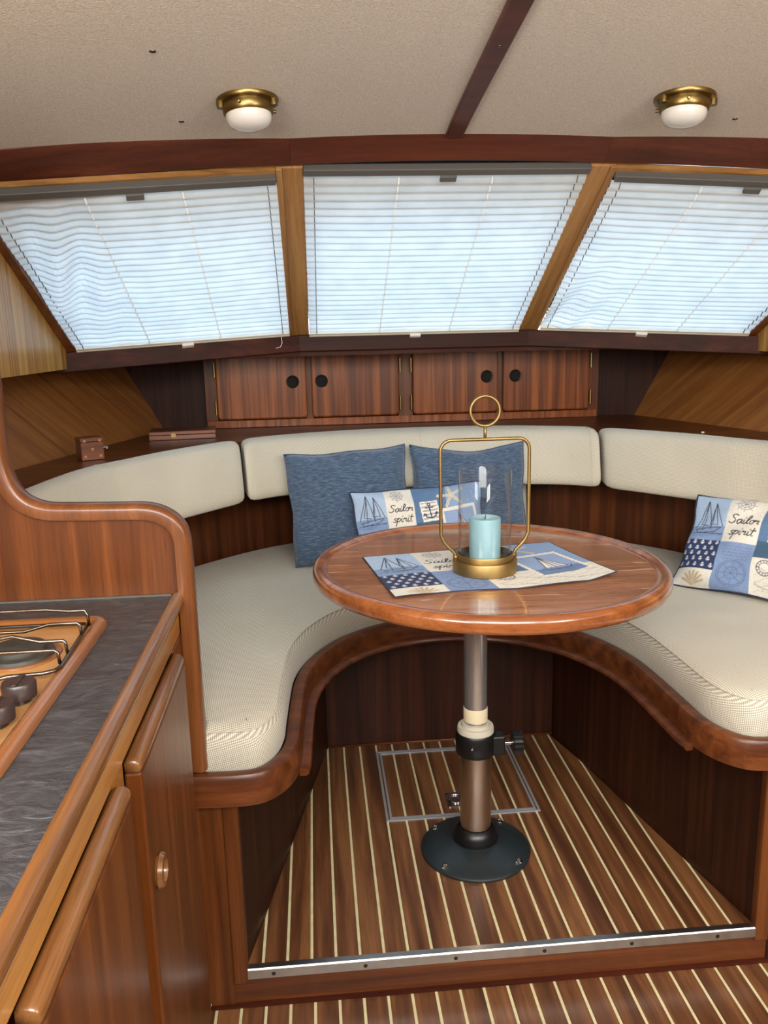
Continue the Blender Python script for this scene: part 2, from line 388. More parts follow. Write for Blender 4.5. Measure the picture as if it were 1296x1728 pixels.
fl2 = prism('floor_aft', [(-.9, -1.2), (1.7, -1.2), (1.7, 1.50), (-.9, 1.50)], -.125, -.0865, 'dark')
st(fl2, 'lower teak sole in front of the step with pale inlaid strips', 'floor')
for k in range(-1, 30):
    a = -.250 + .0508 * (k - 1) + .003; b = -.250 + .0508 * k - .003
    a = max(a, -.262)
    if b > a: prism('plank', [(a, 0.35), (b, .35), (b, 1.497), (a, 1.497)], -.087, -.085, 'plank', fl2)
    if b > -.262: prism('inlay_strip', [(b, .35), (b + .006, .35), (b + .006, 1.497), (b, 1.497)], -.087, -.0854, 'holly', fl2)
ri = box('trim_step_riser', -.262, 1.7, 1.497, 1.52, -.0865, -.002, 'mahog_x'); st(ri, 'dark mahogany step riser under the aluminium nosing', 'step riser')
rb = box('fillet', -.262, 1.7, 1.488, 1.497, -.085, -.078, 'dark_x', ri)
ns = thing('step_nosing', 'long aluminium angle strip along the edge of the raised floor', 'nosing', (XC, 1.5, 0))
extr('angle_strip', [(-.186 - XC, .008, .0), (-.186 - XC, .008, .003), (-.186 - XC, -.006, .003), (-.186 - XC, -.0085, .0005), (-.186 - XC, -.0085, -.020), (-.186 - XC, -.0035, -.020), (-.186 - XC, -.0035, .0)], (1.094, 0, 0), 'alu', ns)
for k in range(6): lathe('screw', [(.0, -.0012), (.004, -.0008), (.0045, .0)], 'screw', ns, (-.13 + k * .19 - XC + .0, -.0087, -.0105), n=12, axis='Y')

# ---- floor hatch
ht = thing('floor_hatch', 'square floor hatch with double aluminium edging behind the pedestal', 'hatch', (.356, 2.18, 0))
def hatch_frame(name, x0, x1, y0, y1, w, z):
    V = [(x0, y0, 0), (x1, y0, 0), (x1, y1, 0), (x0, y1, 0), (x0 + w, y0 + w, 0), (x1 - w, y0 + w, 0), (x1 - w, y1 - w, 0), (x0 + w, y1 - w, 0)]
    V += [(v[0], v[1], z) for v in V]
    F = []
    for i in range(4):
        j = (i + 1) % 4; F += [(8 + i, 8 + j, 12 + j, 12 + i), (i, j, 8 + j, 8 + i), (4 + i, 12 + i, 12 + j, 4 + j)]
    return mesh(name, V, F, 'edging', ht)
hatch_frame('outer_edging', -.207, .212, -.191, .187, .006, .003)
hatch_frame('inner_edging', -.197, .202, -.181, .177, .006, .003)
lp = thing('lift_ring', None, None); lp.parent = ht
lp.location = (-.008, -.11, 0)
D.objects.remove(lp)
pl = mesh('lift_plate', *(lambda P: ([(p[0], p[1], .0) for p in P] + [(p[0], p[1], .004) for p in P], [tuple(range(len(P), 2 * len(P)))] + [(i, (i + 1) % len(P), len(P) + (i + 1) % len(P), len(P) + i) for i in range(len(P))]))(rrect(-.035, .02, -.145, -.075, .008)), 'chrome', ht)
tube('lift_ring', [(-.0075 + .02 * math.cos(a), -.112 + .022 * math.sin(a), .006) for a in np.linspace(0, 2 * PI, 24, endpoint=False)], .0025, 'chrome', pl, 8, closed=True)
for sxx, syy in ((-.029, -.138), (.014, -.138), (-.029, -.082), (.014, -.082)): lathe('screw', [(.0035, .004), (.003, .0055), (0, .006)], 'screw', pl, (sxx, syy, 0), n=10)

# ---- ceiling
def zc(x, y):
    z = 1.747 + .088 * (2.10 - y) - .055 * (x - XC) ** 2
    if y > 1.9: z -= .05 * (y - 1.9) ** 1.5 * 1.0
    return z
xs = np.linspace(-.80, mx(-.80), 33); ys = list(np.linspace(-.35, 1.8, 14)) + list(np.linspace(1.85, 2.2, 8))
V = [(x, y, zc(x, y)) for y in ys for x in xs]; nx_ = len(xs)
F = [(j * nx_ + i, j * nx_ + i + 1, (j + 1) * nx_ + i + 1, (j + 1) * nx_ + i) for j in range(len(ys) - 1) for i in range(nx_ - 1)]
off = len(V); V += [(v[0], v[1], v[2] + .03) for v in V]; F += [tuple(q + off for q in f) for f in F]
ce = mesh('ceiling', V, F, 'ceiling', smooth=True); st(ce, 'cream textured vinyl headlining of the cabin', 'ceiling')
for x, y in ((-.257, 1.62), (-.262, 1.97), (.985, 1.965)):
    lathe('screw', [(0, -.0025), (.003, -.0022), (.0062, -.0008), (.0065, .001)], 'screw', ce, (x, y, zc(x, y)), n=14)
bt = [(XC, y, zc(XC, y) - .0005) for y in np.linspace(-.35, 2.11, 30)]
ba = sweep('trim_ceiling_batten', bt, [(-.021, 0), (-.021, -.007), (-.018, -.010), (.018, -.010), (.021, -.007), (.021, 0)], 'beam'); st(ba, 'mahogany batten along the centre of the ceiling', 'batten')
for y in (1.40, 1.62, 1.865): lathe('screw', [(0, -.0125), (.004, -.012), (.0052, -.010), (.0052, -.008)], 'screw', ba, (XC, y, zc(XC, y)), n=12)

# ---- head beam over the windscreen
def beam_y(x):
    d = abs(x - XC); return 2.105 if d < .394 else 2.105 - (d - .394) * .13
def beam_piece(name, xa, xb, lab):
    xs = np.linspace(xa, xb, 12); V = []; F = []
    for x in xs:
        y = beam_y(x); z = 1.747 - .055 * (x - XC) ** 2
        V += [(x, y, z + .002), (x, y + .012, z - .008), (x, y + .07, z - .054), (x, y + .085, z - .052), (x, y + .085, z + .03), (x, y, z + .03)]
    q = 6
    for i in range(len(xs) - 1):
        for j in range(q): F.append((i * q + j, i * q + (j + 1) % q, (i + 1) * q + (j + 1) % q, (i + 1) * q + j))
    F += [tuple(range(q))[::-1], tuple(range((len(xs) - 1) * q, len(xs) * q))]
    o = mesh(name, V, F, 'beam'); return st(o, lab, 'beam')
beam_piece('trim_head_beam', -.033, mx(-.033), 'dark mahogany head beam over the middle window')
beam_piece('trim_head_beam', -.82, -.0335, 'dark mahogany head beam over the window on the galley side')
beam_piece('trim_head_beam', mx(-.0335), mx(-.82), 'dark mahogany head beam over the window farthest from the galley')

# ---- windscreen: three panes, mullions, jambs
FT, FB = Vector((-.037, 2.176, 1.689)), Vector((-.041, 2.948, 1.281))
OB, OT = Vector((-.755, 2.735, 1.250)), Vector((-.775, 2.00, 1.640))
def mv(v): return Vector((mx(v[0]), v[1], v[2]))
nC = (Vector((0, .741, -.391))).cross(Vector((1, 0, 0))).normalized()      # points up / outward
if nC.z < 0: nC = -nC
nL = (FB - FT).cross(OB - FB).normalized()
if nL.z < 0: nL = -nL
nR = Vector((-nL.x, nL.y, nL.z))
def quad_slab(name, P, nrm, t, mat, parent=None, bevel=0):
    return extr(name, [Vector(p) for p in P], nrm * t, mat, parent, bevel)
def pane(name, P, nrm, lab):
    o = quad_slab(name, [Vector(p) + nrm * .055 for p in P], nrm, .006, 'pane'); return st(o, lab, 'window')
pane('window_1', [OT, FT, FB, OB], nL, 'sloping windscreen pane behind the blind on the galley side')
pane('window_2', [FT, mv(FT), mv(FB), FB], nC, 'sloping middle windscreen pane behind its blind')
pane('window_3', [mv(FT), mv(OT), mv(OB), mv(FB)], nR, 'sloping windscreen pane behind the blind farthest from the galley')
def bar(name, a, b, wdir, w0, w1, nrm, d0, d1, mat, lab, bevel=.004):
    a, b = Vector(a), Vector(b); wd = Vector(wdir).normalized()
    P = [a + wd * w0 + nrm * d0, a + wd * w1 + nrm * d0, b + wd * w1 + nrm * d0, b + wd * w0 + nrm * d0]
    o = extr(name, P, nrm * (d1 - d0), mat, bevel=bevel); return st(o, lab, 'window frame')
up_ext = (FT - FB).normalized()
for s, lab in ((1, 'golden-lit wood mullion between the galley side window and the middle window'), (-1, 'golden-lit wood mullion on the far side of the middle window')):
    f = (lambda v: v) if s > 0 else mv
    a, b = f(FT - up_ext * .012), f(FB - up_ext * .02)
    o = bar('trim_mullion', a, b, (1, 0, 0), -.034, .034, nC, -.004, .062, 'gold', lab)
    # stepped inner bead on the mullion
    P = [a + Vector((-.034 * s, 0, 0)), a + Vector((-.018 * s, 0, 0)), b + Vector((-.018 * s, 0, 0)), b + Vector((-.034 * s, 0, 0))]
    extr('bead', [p + nC * -.010 for p in P], nC * .0065, 'gold', o, bevel=.002)
sd = (OB - OT).normalized()
for s, lab in ((1, 'dark outer window jamb beside the golden-lit striped panel'), (-1, 'dark outer window jamb at the right edge')):
    f = (lambda v: v) if s > 0 else mv; nn = nL if s > 0 else nR
    bar('trim_jamb', f(OT - sd * .1), f(OB + sd * .03), (s, 0, 0), -.03, .020, nn, -.012, .06, 'trim', lab)
    # board between head beam and headrail
    T0, T1 = f(FT), f(OT)
    o = quad_slab('trim_head_board', [T0 + Vector((0, .020, -.0106)), T1 + Vector((0, .050, -.0265)), T1 + Vector((0, .105, -.0557)), T0 + Vector((0, .050, -.0265))], nn, .015, 'lit_gold_x')
    st(o, 'strip of golden-lit wood above the blind %s' % ('on the galley side' if s > 0 else 'at the far right'), 'window frame')

br_ = prism('ceiling_roof_brow', [(-1.0, 2.19), (mx(-1.0), 2.19), (mx(-1.0), 2.30), (mx(-.04), 2.42), (-.04, 2.42), (-1.0, 2.30)], 1.80, 1.83, 'ceiling'); st(br_, 'outer roof overhang above the windows', 'roof')
# ---- sill fascia under the windows + deck underside + cabin sides
sill = [(-.80, 2.70, 0), (-.755, 2.715, 0), (-.041, 2.938, 0), (mx(-.041), 2.938, 0), (mx(-.755), 2.715, 0), (mx(-.80), 2.70, 0)]
V = []; F = []
for x, y, _ in sill:
    d = max(0, abs(x - XC) - .40); zt = 1.278 - .050 * d; zb = 1.222 - .058 * d
    V += [(x, y - .004, zb), (x, y, zt), (x, y + .05, zt + .002), (x, y + .05, zb)]
for i in range(5):
    for j in range(4): F.append((i * 4 + j, i * 4 + (j + 1) % 4, i * 4 + 4 + (j + 1) % 4, i * 4 + 4 + j))
F += [(0, 1, 2, 3), (20, 23, 22, 21)]
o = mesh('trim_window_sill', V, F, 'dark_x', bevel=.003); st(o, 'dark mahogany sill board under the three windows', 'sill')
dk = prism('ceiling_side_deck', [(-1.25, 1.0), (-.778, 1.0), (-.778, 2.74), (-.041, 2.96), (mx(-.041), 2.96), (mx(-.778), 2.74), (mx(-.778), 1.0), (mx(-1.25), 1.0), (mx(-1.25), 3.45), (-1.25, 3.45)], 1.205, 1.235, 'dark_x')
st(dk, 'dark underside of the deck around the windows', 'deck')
for s, nm, mat in ((1, 'wall_galley_side', 'lit_gold_v'), (-1, 'wall_far_side', 'lit_gold_v')):
    f = (lambda x: x) if s > 0 else mx
    P = [(f(-.765), -1.2, 1.19), (f(-.765), 2.74, 1.19), (f(-.765), 2.74, 1.262), (f(-.77), 2.0, 1.66), (f(-.77), 1.9, 1.80), (f(-.77), -1.2, 2.1)]
    o = extr(nm, P, (-.025 * s, 0, 0), mat); st(o, 'golden-lit striped veneer cabin side %s the window' % ('at the left of' if s > 0 else 'at the right of'), 'wall')
    # hull lining above the shelf
    Bm = [(f(-.92), 1.3, .90), (f(-.845), 2.345, .90), (f(-.575), 3.33, .90)]; Tp = [(f(-1.08), 1.3, 1.21), (f(-1.0), 2.345, 1.21), (f(-.742), 3.33, 1.21)]
    Bm = [tuple(p) for p in catmull(Bm, 6)]; Tp = [tuple(p) for p in catmull(Tp, 6)]
    k = len(Bm); V = Bm + Tp + [(p[0] - .02 * s, p[1], p[2]) for p in Bm + Tp]
    F = [(i, i + 1, k + i + 1, k + i) for i in range(k - 1)] + [(2 * k + i, 2 * k + i + 1, 3 * k + i + 1, 3 * k + i) for i in range(k - 1)]
    o = mesh('wall_hull_lining', V, F, 'hull' if s > 0 else 'hull_r', smooth=True); st(o, 'sloping wood hull lining above the shelf %s' % ('behind the small dotted box' if s > 0 else 'at the right edge'), 'wall')
o = box('wall_aft', -1.25, mx(-1.25), -1.25, -1.2, -.13, 1.45, 'cab'); st(o, 'aft bulkhead behind the photographer', 'wall')
o = box('wall_forward', -1.3, mx(-1.3), 3.325, 3.36, -.1, 1.24, 'dark'); st(o, 'dark upright veneer bulkhead behind the locker doors', 'wall')
for s in (1, -1):
    f = (lambda x: x) if s > 0 else mx
    o = extr('wall_hull_outer', [(f(-1.25), -1.2, -.13), (f(-1.25), 3.4, -.13), (f(-1.25), 3.4, 1.24), (f(-1.25), -1.2, 1.24)], (-.02 * s, 0, 0), 'dark')
    st(o, 'outer hull side hidden behind the %s settee' % ('galley side' if s > 0 else 'far side'), 'wall')

# ---- shelf behind the backrest
BT_h = [(-.72, 1.50), (-.695, 1.90), (-.645, 2.227), (-.56, 2.40), (-.44, 2.60), (-.245, 2.815), (-.06, 2.92), (.14, 2.985), (.361, 3.0)]
BF_h = [(-.60, 1.50), (-.575, 1.90), (-.523, 2.156), (-.45, 2.29), (-.378, 2.40), (-.21, 2.61), (-.07, 2.70), (.15, 2.74), (.361, 2.745)]
BT = catmull(sym(BT_h), 8); BF = catmull(sym(BF_h), 8)
G_h = [(-.78, 1.50), (-.745, 1.90), (-.69, 2.24), (-.585, 2.47), (-.45, 2.69), (-.24, 2.90), (-.05, 3.01), (.14, 3.07), (.361, 3.085)]
G = catmull(sym(G_h), 6)
outer = [(-1.05, 1.5), (-.915, 1.5), (-.847, 2.345), (-.582, 3.322), (mx(-.582), 3.322), (mx(-.847), 2.345), (mx(-.915), 1.5)]
sh_in = catmull(sym([(p[0] - .012 * min(1, max(0, (XC - p[0]) / .7)), p[1] + .012) for p in BT_h]), 5)
pts_in = [tuple(p) for p in sh_in]; pts_out = []
# shelf as strip between inner curve and outer polyline (matched by arc fraction)
def resample(P, n):
    P = np.array([p[:2] for p in P], float); d = np.r_[0, np.cumsum(np.hypot(*np.diff(P, axis=0).T))]; t = np.linspace(0, d[-1], n)
    return np.c_[np.interp(t, d, P[:, 0]), np.interp(t, d, P[:, 1])]
oi = np.array(resample([(-.905, 1.5), (-.84, 2.345), (-.66, 3.0), (-.575, 3.318), (XC, 3.318)], 40)); oi = np.vstack([oi, np.c_[2 * XC - oi[::-1][1:, 0], oi[::-1][1:, 1]]])
ii = np.array(resample(pts_in[:len(pts_in) // 2 + 1], 40)); ii = np.vstack([ii, np.c_[2 * XC - ii[::-1][1:, 0], ii[::-1][1:, 1]]])
k = len(oi); V = [(p[0], p[1], .929) for p in ii] + [(p[0], p[1], .929) for p in oi] + [(p[0], p[1], .909) for p in ii] + [(p[0], p[1], .909) for p in oi]
F = []
for i in range(k - 1): F += [(i, i + 1, k + i + 1, k + i), (2 * k + i, 2 * k + i + 1, 3 * k + i + 1, 3 * k + i), (i, i + 1, 2 * k + i + 1, 2 * k + i), (k + i, k + i + 1, 3 * k + i + 1, 3 * k + i)]
F += [(0, k, 3 * k, 2 * k), (k - 1, 2 * k - 1, 4 * k - 1, 3 * k - 1)]
sh = mesh('shelf', V, F, 'mahog_x'); setp(sh, 'curved mahogany shelf running behind the cream backrests', 'shelf')

# ---- backboards under the backrest
nseg = (len(G) - 1)
pieces = [(0, nseg * 5 // 16), (nseg * 5 // 16, nseg * 11 // 16), (nseg * 11 // 16, nseg)]
bb = thing('settee_backboard', 'dark mahogany boards below the cream backrests', 'panel', (XC, 3.05, .45))
for a, b in pieces:
    P = [(p[0] - XC, p[1] - 3.05, 0) for p in G[a:b + 1]]
    sweep('board', P, [(-.001, .0), (-.001, .457), (-.02, .457), (-.02, 0)], 'board', bb)

# ================================================================== SETTEE BASE
RAIL_h = [(-.262, 1.466), (-.165, 1.462), (-.115, 1.478), (-.078, 1.525), (-.058, 1.59), (-.054, 1.68), (-.05, 1.79), (-.044, 1.89), (-.03, 1.97), (-.003, 2.05), (.034, 2.12), (.08, 2.18), (.17, 2.25), (.27, 2.29), (.361, 2.30)]
RA = catmull(sym([(-.262, 1.466)] + RAIL_h[1:]), 6)
RA = RA[:-1] + [np.array([mx(-.262), 1.466]), np.array([1.60, 1.466]), np.array([1.95, 1.466])]
sb = thing('horseshoe_settee', 'horseshoe mahogany settee with curved rail around the footwell', 'settee', (XC, 1.5, 0))
def loc3(P, z=0): return [(p[0] - XC, p[1] - 1.5, z) for p in P]
# settee top board (under cushions)
top_poly = [(p[0], p[1]) for p in RA]
top_in = [tuple(p) for p in G]
rail_prof = [(-.030, .392), (0.0, .392), (.001, .40), (.001, .448), (-.004, .4555), (-.012, .4575), (-.022, .456), (-.030, .452)]
sweep('rail', loc3(RA), rail_prof, 'mahog_x', sb)
lo = next(i for i, p in enumerate(RA) if p[1] > 1.57); hi = len(RA) - 1 - next(i for i, p in enumerate(RA[::-1]) if p[1] > 1.57)
ML = RA[lo:hi + 1]
prof = [(.000, .384), (.014, .384), (.019, .388), (.021, .393), (.019, .398), (.013, .401), (.000, .402)]
ob = sweep('moulding', loc3(ML), prof, 'mahog_x', sb)
# seat deck strip behind rail
V = []; F = []
Gi = resample(G, 60); Ri = resample([(-.262, 1.49)] + [tuple(p) for p in RA[1:-3]] + [(mx(-.262), 1.49)], 60)
for z in (.44, .425):
    for a, b in zip(Ri, Gi):
        V += [(a[0] - XC, a[1] - 1.5, z), (b[0] - XC, b[1] - 1.5, z)]
for i in range(59): F += [(2 * i, 2 * i + 1, 2 * i + 3, 2 * i + 2), (120 + 2 * i, 120 + 2 * i + 1, 120 + 2 * i + 3, 120 + 2 * i + 2)]
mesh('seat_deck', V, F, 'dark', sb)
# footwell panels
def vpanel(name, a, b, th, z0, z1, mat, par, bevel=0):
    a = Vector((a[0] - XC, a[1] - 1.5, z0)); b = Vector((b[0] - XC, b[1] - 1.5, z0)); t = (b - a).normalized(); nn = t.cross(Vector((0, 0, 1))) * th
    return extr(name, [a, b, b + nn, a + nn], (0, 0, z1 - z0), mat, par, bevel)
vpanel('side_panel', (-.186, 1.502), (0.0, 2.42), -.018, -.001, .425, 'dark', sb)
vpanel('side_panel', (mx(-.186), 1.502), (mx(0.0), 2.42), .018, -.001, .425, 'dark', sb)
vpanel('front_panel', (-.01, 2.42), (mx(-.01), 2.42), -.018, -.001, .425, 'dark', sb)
tube('fillet', [(-XC + .0, .918, .002), (mx(0) - XC, .918, .002)], .004, 'mahog_x', sb, 6)
# aft faces
box('end_panel', -.262 - XC, -.212 - XC, -.006, .012, -.085, .392, 'mahog', sb)
box('post', -.212 - XC, -.182 - XC, -.010, .014, -.03, .392, 'mahog', sb, bevel=.003)
box('post_foot', -.212 - XC, -.184 - XC, -.0025, .014, -.085, -.03, 'mahog', sb)
box('post', mx(-.182) - XC, mx(-.212) - XC, -.010, .014, -.03, .392, 'mahog', sb, bevel=.003)
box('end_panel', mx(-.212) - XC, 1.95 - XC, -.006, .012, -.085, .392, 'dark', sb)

# ================================================================== CUSHIONS
def offset_ring(P, d):
    n = len(P); out = []
    for i in range(n):
        a = P[i - 1]; b = P[i]; c = P[(i + 1) % n]
        t1 = (b - a); t2 = (c - b); t1 /= (np.linalg.norm(t1) + 1e-9); t2 /= (np.linalg.norm(t2) + 1e-9)
        n1 = np.array([-t1[1], t1[0]]); n2 = np.array([-t2[1], t2[0]]); nn = n1 + n2; nn /= (np.linalg.norm(nn) + 1e-9)
        out.append(b + nn * d / max(.6, np.dot(nn, n1)))
    return out
def cushion(name, poly, prof, label, org, mat='weave', par_piping=None, group=None):
    P = [np.array(p[:2], float) for p in poly]
    A = sum(P[i - 1][0] * P[i][1] - P[i][0] * P[i - 1][1] for i in range(len(P)))
    if A < 0: P = P[::-1]
    th = thing(name, label, 'cushion', (org[0], org[1], prof[0][1]), group)
    n = len(P); V = []; UV = []; F = []
    arc = np.r_[0, np.cumsum([np.linalg.norm(P[(i + 1) % n] - P[i]) for i in range(n)])]
    K = 4; rings_ = [(q, True) for q in range(K + 1)] + [(q, False) for q in range(K, len(prof))]
    for q, side in rings_:
        rg = offset_ring(P, prof[q][0])
        for i, p in enumerate(rg):
            V.append((p[0] - org[0], p[1] - org[1], prof[q][1] - prof[0][1])); UV.append((arc[i], prof[q][1] - prof[q][0]) if side else (p[0], p[1]))
    for q in range(len(rings_) - 1):
        if q == K: continue
        for i in range(n): F.append((q * n + i, q * n + (i + 1) % n, (q + 1) * n + (i + 1) % n, (q + 1) * n + i))
    F.append(tuple(range(n))[::-1])
    # gently crowned, slightly wrinkled top
    base = (len(rings_) - 1) * n; rg = offset_ring(P, prof[-1][0]); zt = prof[-1][1]
    pts = [Vector((p[0], p[1])) for p in rg]; A_ = np.array([(p[0], p[1]) for p in rg])
    lo_, hi_ = A_.min(0), A_.max(0)
    def inside(x, y):
        c = False
        for i in range(n):
            x1, y1 = A_[i - 1]; x2, y2 = A_[i]
            if (y1 > y) != (y2 > y) and x < (x2 - x1) * (y - y1) / (y2 - y1) + x1: c = not c
        return c
    for gx in np.arange(lo_[0], hi_[0], .03):
        for gy in np.arange(lo_[1], hi_[1], .03):
            d_ = np.min(np.hypot(A_[:, 0] - gx, A_[:, 1] - gy))
            if d_ > .018 and inside(gx, gy): pts.append(Vector((gx, gy)))
    res = delaunay_2d_cdt(pts, [], [list(range(n))], 1, 1e-6)
    mp_ = {}
    for i, (v, og) in enumerate(zip(res[0], res[3])):
        if og and og[0] < n: mp_[i] = base + og[0]
        else:
            d_ = np.min(np.hypot(A_[:, 0] - v.x, A_[:, 1] - v.y)); wz = .012 * (1 - math.exp(-d_ / .07)) + .0014 * math.sin(v.x * 9 + v.y * 38) * math.exp(-((v.y - 2.0) / .18) ** 2) * min(1, d_ / .05)
            mp_[i] = len(V); V.append((v.x - org[0], v.y - org[1], zt - prof[0][1] + wz)); UV.append((v.x, v.y))
    F += [tuple(mp_[i] for i in f) for f in res[2]]
    o = mesh('cover', V, F, mat, th, uv=UV, smooth=True); o.data.set_sharp_from_angle(angle=.9)
    return th, P
front_l = [p for p in RA if p[0] <= XC + 1e-6]
def inner_off(P, d):
    out = []
    for i, p in enumerate(P):
        a = P[max(0, i - 1)]; b = P[min(len(P) - 1, i + 1)]; t = (b - a) / (np.linalg.norm(b - a) + 1e-9)
        out.append(p + np.array([-t[1], t[0]]) * d)
    return out
fr = inner_off(front_l, .033)
fr = [p for p in fr if p[0] > -.245] ; fr = [np.array([-.252, fr[0][1]])] + fr; fr[-1] = np.array([XC - .003, fr[-1][1]])
gl = [np.array(p) for p in G if p[0] < XC - .002]
poly_l = [tuple(p) for p in fr] + [(XC - .003, 3.08)] + [tuple(p) for p in gl[::-1]]
poly_l = [(p[0], max(p[1], 1.4965)) if p[0] > -.3 else (p[0], max(p[1], 1.53)) for p in poly_l]
poly_l = poly_l[:-1] + [(-.77, 1.53), (-.252, 1.53)]
SEATPROF = [(.004, .445), (.0, .455), (.0, .495), (.004, .514), (.012, .527), (.024, .535), (.040, .538)]
cl, Pl = cushion('seat_cushion', poly_l, SEATPROF, 'cream woven seat cushion beside the galley partition', (-.2, 2.2), group='settee seat cushions')
poly_r = mirror([(-.78, fr[1][1])] + [tuple(p) for p in fr[1:]] + [(XC - .003, 3.08)] + [tuple(p) for p in gl[::-1]][:-1])
cr_, Pr = cushion('seat_cushion', poly_r, SEATPROF, 'cream woven seat cushion under the sailor pillow at the right', (mx(-.2), 2.2), group='settee seat cushions')
for th, f in ((cl, lambda x: x), (cr_, mx)):
    ring = inner_off([np.array(p) for p in fr], .010)
    pth = [(f(p[0]) - th.location.x, p[1] - th.location.y, .5275 - .445) for p in ring[:-1]]
    tube('piping', pth, .0016, 'piping', th, 6)

def bolster(name, t0, t1, label, org):
    "closed padded backrest between curve parameters t0..t1 (0..1 along BF/BT)"
    th = thing(name, label, 'backrest', (org[0], org[1], .755), 'settee backrest cushions')
    n = len(BF) - 1
    def at(C, t):
        f = min(max(t, 0), 1) * n; i = min(int(f), n - 1); return C[i] * (1 - (f - i)) + C[i + 1] * (f - i)
    sec = [(.10, .763), (.045, .764), (.012, .770), (.0, .785), (.012, .80), (.10, .84), (.20, .885), (.29, .918), (.34, .932), (.41, .941), (.50, .945), (.62, .947), (.80, .946), (.93, .940), (.985, .925), (1.0, .90), (1.0, .80), (.97, .775), (.90, .764), (.5, .762)]
    ca, cz = .5, .86
    ends = [(0, .60), (.0, .86), (.002, .94), (.006, .985), (.012, 1.0)]
    ts = []
    m_ = 40
    for d, s in ends: ts.append((t0 + d * 1.0, s))
    for i in range(1, m_): ts.append((t0 + .012 + (t1 - t0 - .024) * i / m_, 1.0))
    for d, s in ends[::-1]: ts.append((t1 - d, s))
    V = []; UV = []; F = []; k = len(sec); prev = None; L = 0
    sl = np.r_[0, np.cumsum([math.hypot((sec[(i + 1) % k][0] - sec[i][0]) * .25, sec[(i + 1) % k][1] - sec[i][1]) for i in range(k)])]
    for t, s in ts:
        a = at(BF, t); b = at(BT, t); mid = (a + b) / 2
        if prev is not None: L += np.linalg.norm(mid - prev)
        prev = mid
        for j, (u, z) in enumerate(sec):
            uu = ca + (u - ca) * s; zz = cz + (z - cz) * s
            p = a + (b - a) * uu; V.append((p[0] - org[0], p[1] - org[1], zz - .755)); UV.append((L, sl[j]))
    for i in range(len(ts) - 1):
        for j in range(k): F.append((i * k + j, i * k + (j + 1) % k, (i + 1) * k + (j + 1) % k, (i + 1) * k + j))
    F += [tuple(range(k))[::-1], tuple(range((len(ts) - 1) * k, len(ts) * k))]
    o = mesh('cover', V, F, 'weave_b', th, uv=UV, smooth=True)
    return th, at, sec
def tpar(x):   # parameter where BT/BF mid x reaches x
    n = len(BF) - 1
    for i in range(n):
        if (BF[i][0]) <= x <= (BF[i + 1][0]): return (i + (x - BF[i][0]) / (BF[i + 1][0] - BF[i][0] + 1e-9)) / n
    return 0
tL, tR = tpar(-.222), tpar(.935)
b1, at_, sec_ = bolster('backrest_cushion', .0, tL - .0022, 'cream backrest cushion behind the galley partition', (-.5, 2.3))
b2, _, _ = bolster('backrest_cushion', tL + .0022, tR - .0022, 'long cream backrest cushion below the locker doors', (XC, 2.85))
b3, _, _ = bolster('backrest_cushion', tR + .0022, 1.0, 'cream backrest cushion at the right above the sailor pillow', (mx(-.5), 2.3))
def seam(par, t, org):
    a = at_(BF, t); b = at_(BT, t); pts = []
    for u, z in sec_[2:14]:
        p = a + (b - a) * (u - .004); pts.append((p[0] - org[0], p[1] - org[1], z + .0008 - .755))
    tube('seam', pts, .0012, 'piping', par, 6)
seam(b1, tpar(-.50), (-.5, 2.3)); seam(b2, tpar(.361), (XC, 2.85)); seam(b2, tR - .012, (XC, 2.85))
# lower centre backrest pad behind the pillows
lowp = thing('lower_back_pad', 'cream lower back pad behind the blue pillows', 'cushion', (.42, 2.93, .552))
P = rrect(-.30, .335, .0, .215, .02, 5)
rings = [(.0, -.035), (-.0, .02)]
prof = [(.012, -.055), (.004, -.050), (.0, -.040), (.0, .03), (.005, .04), (.015, .045)]
V = []; F = []; UV = []; Pn = [np.array(p) for p in P]; n = len(Pn)
for ins, y in prof:
    for p in offset_ring(Pn, ins): V.append((p[0], y + (p[1]) * .10, p[1])); UV.append((p[0], p[1]))
for q in range(len(prof) - 1):
    for i in range(n): F.append((q * n + i, q * n + (i + 1) % n, (q + 1) * n + (i + 1) % n, (q + 1) * n + i))
F += [tuple(range(n))[::-1], tuple(range((len(prof) - 1) * n, len(prof) * n))]
mesh('cover', V, F, 'weave_b', lowp, uv=UV, smooth=True)
box('white_label', .26, .325, -.062, -.055, .175, .19, 'white_pl', lowp, bevel=.001)

# ================================================================== PARTITION by the galley
pa = thing('galley_partition', 'curved mahogany partition with rounded edge trim between galley and settee', 'partition', (-.4, 1.5, 0))
edge = [(-.565, 1.62), (-.552, 1.40), (-.545, 1.203), (-.547, 1.10), (-.540, 1.045), (-.520, 1.008), (-.485, .990), (-.43, .986), (-.36, .984), (-.31, .982), (-.277, .972), (-.252, .952), (-.240, .925), (-.238, .88), (-.238, .70), (-.238, .4585)]
ec = [tuple(p) for p in catmull(edge, 5)]
outl = [(x + .4, 0, z) for x, z in ec] + [(-.262 + .4, 0, .4585), (-.262 + .4, 0, -.08), (-.8 + .4, 0, -.08), (-.8 + .4, 0, 1.62)]
pth = [(x + .4, .0, z) for x, z in ec]
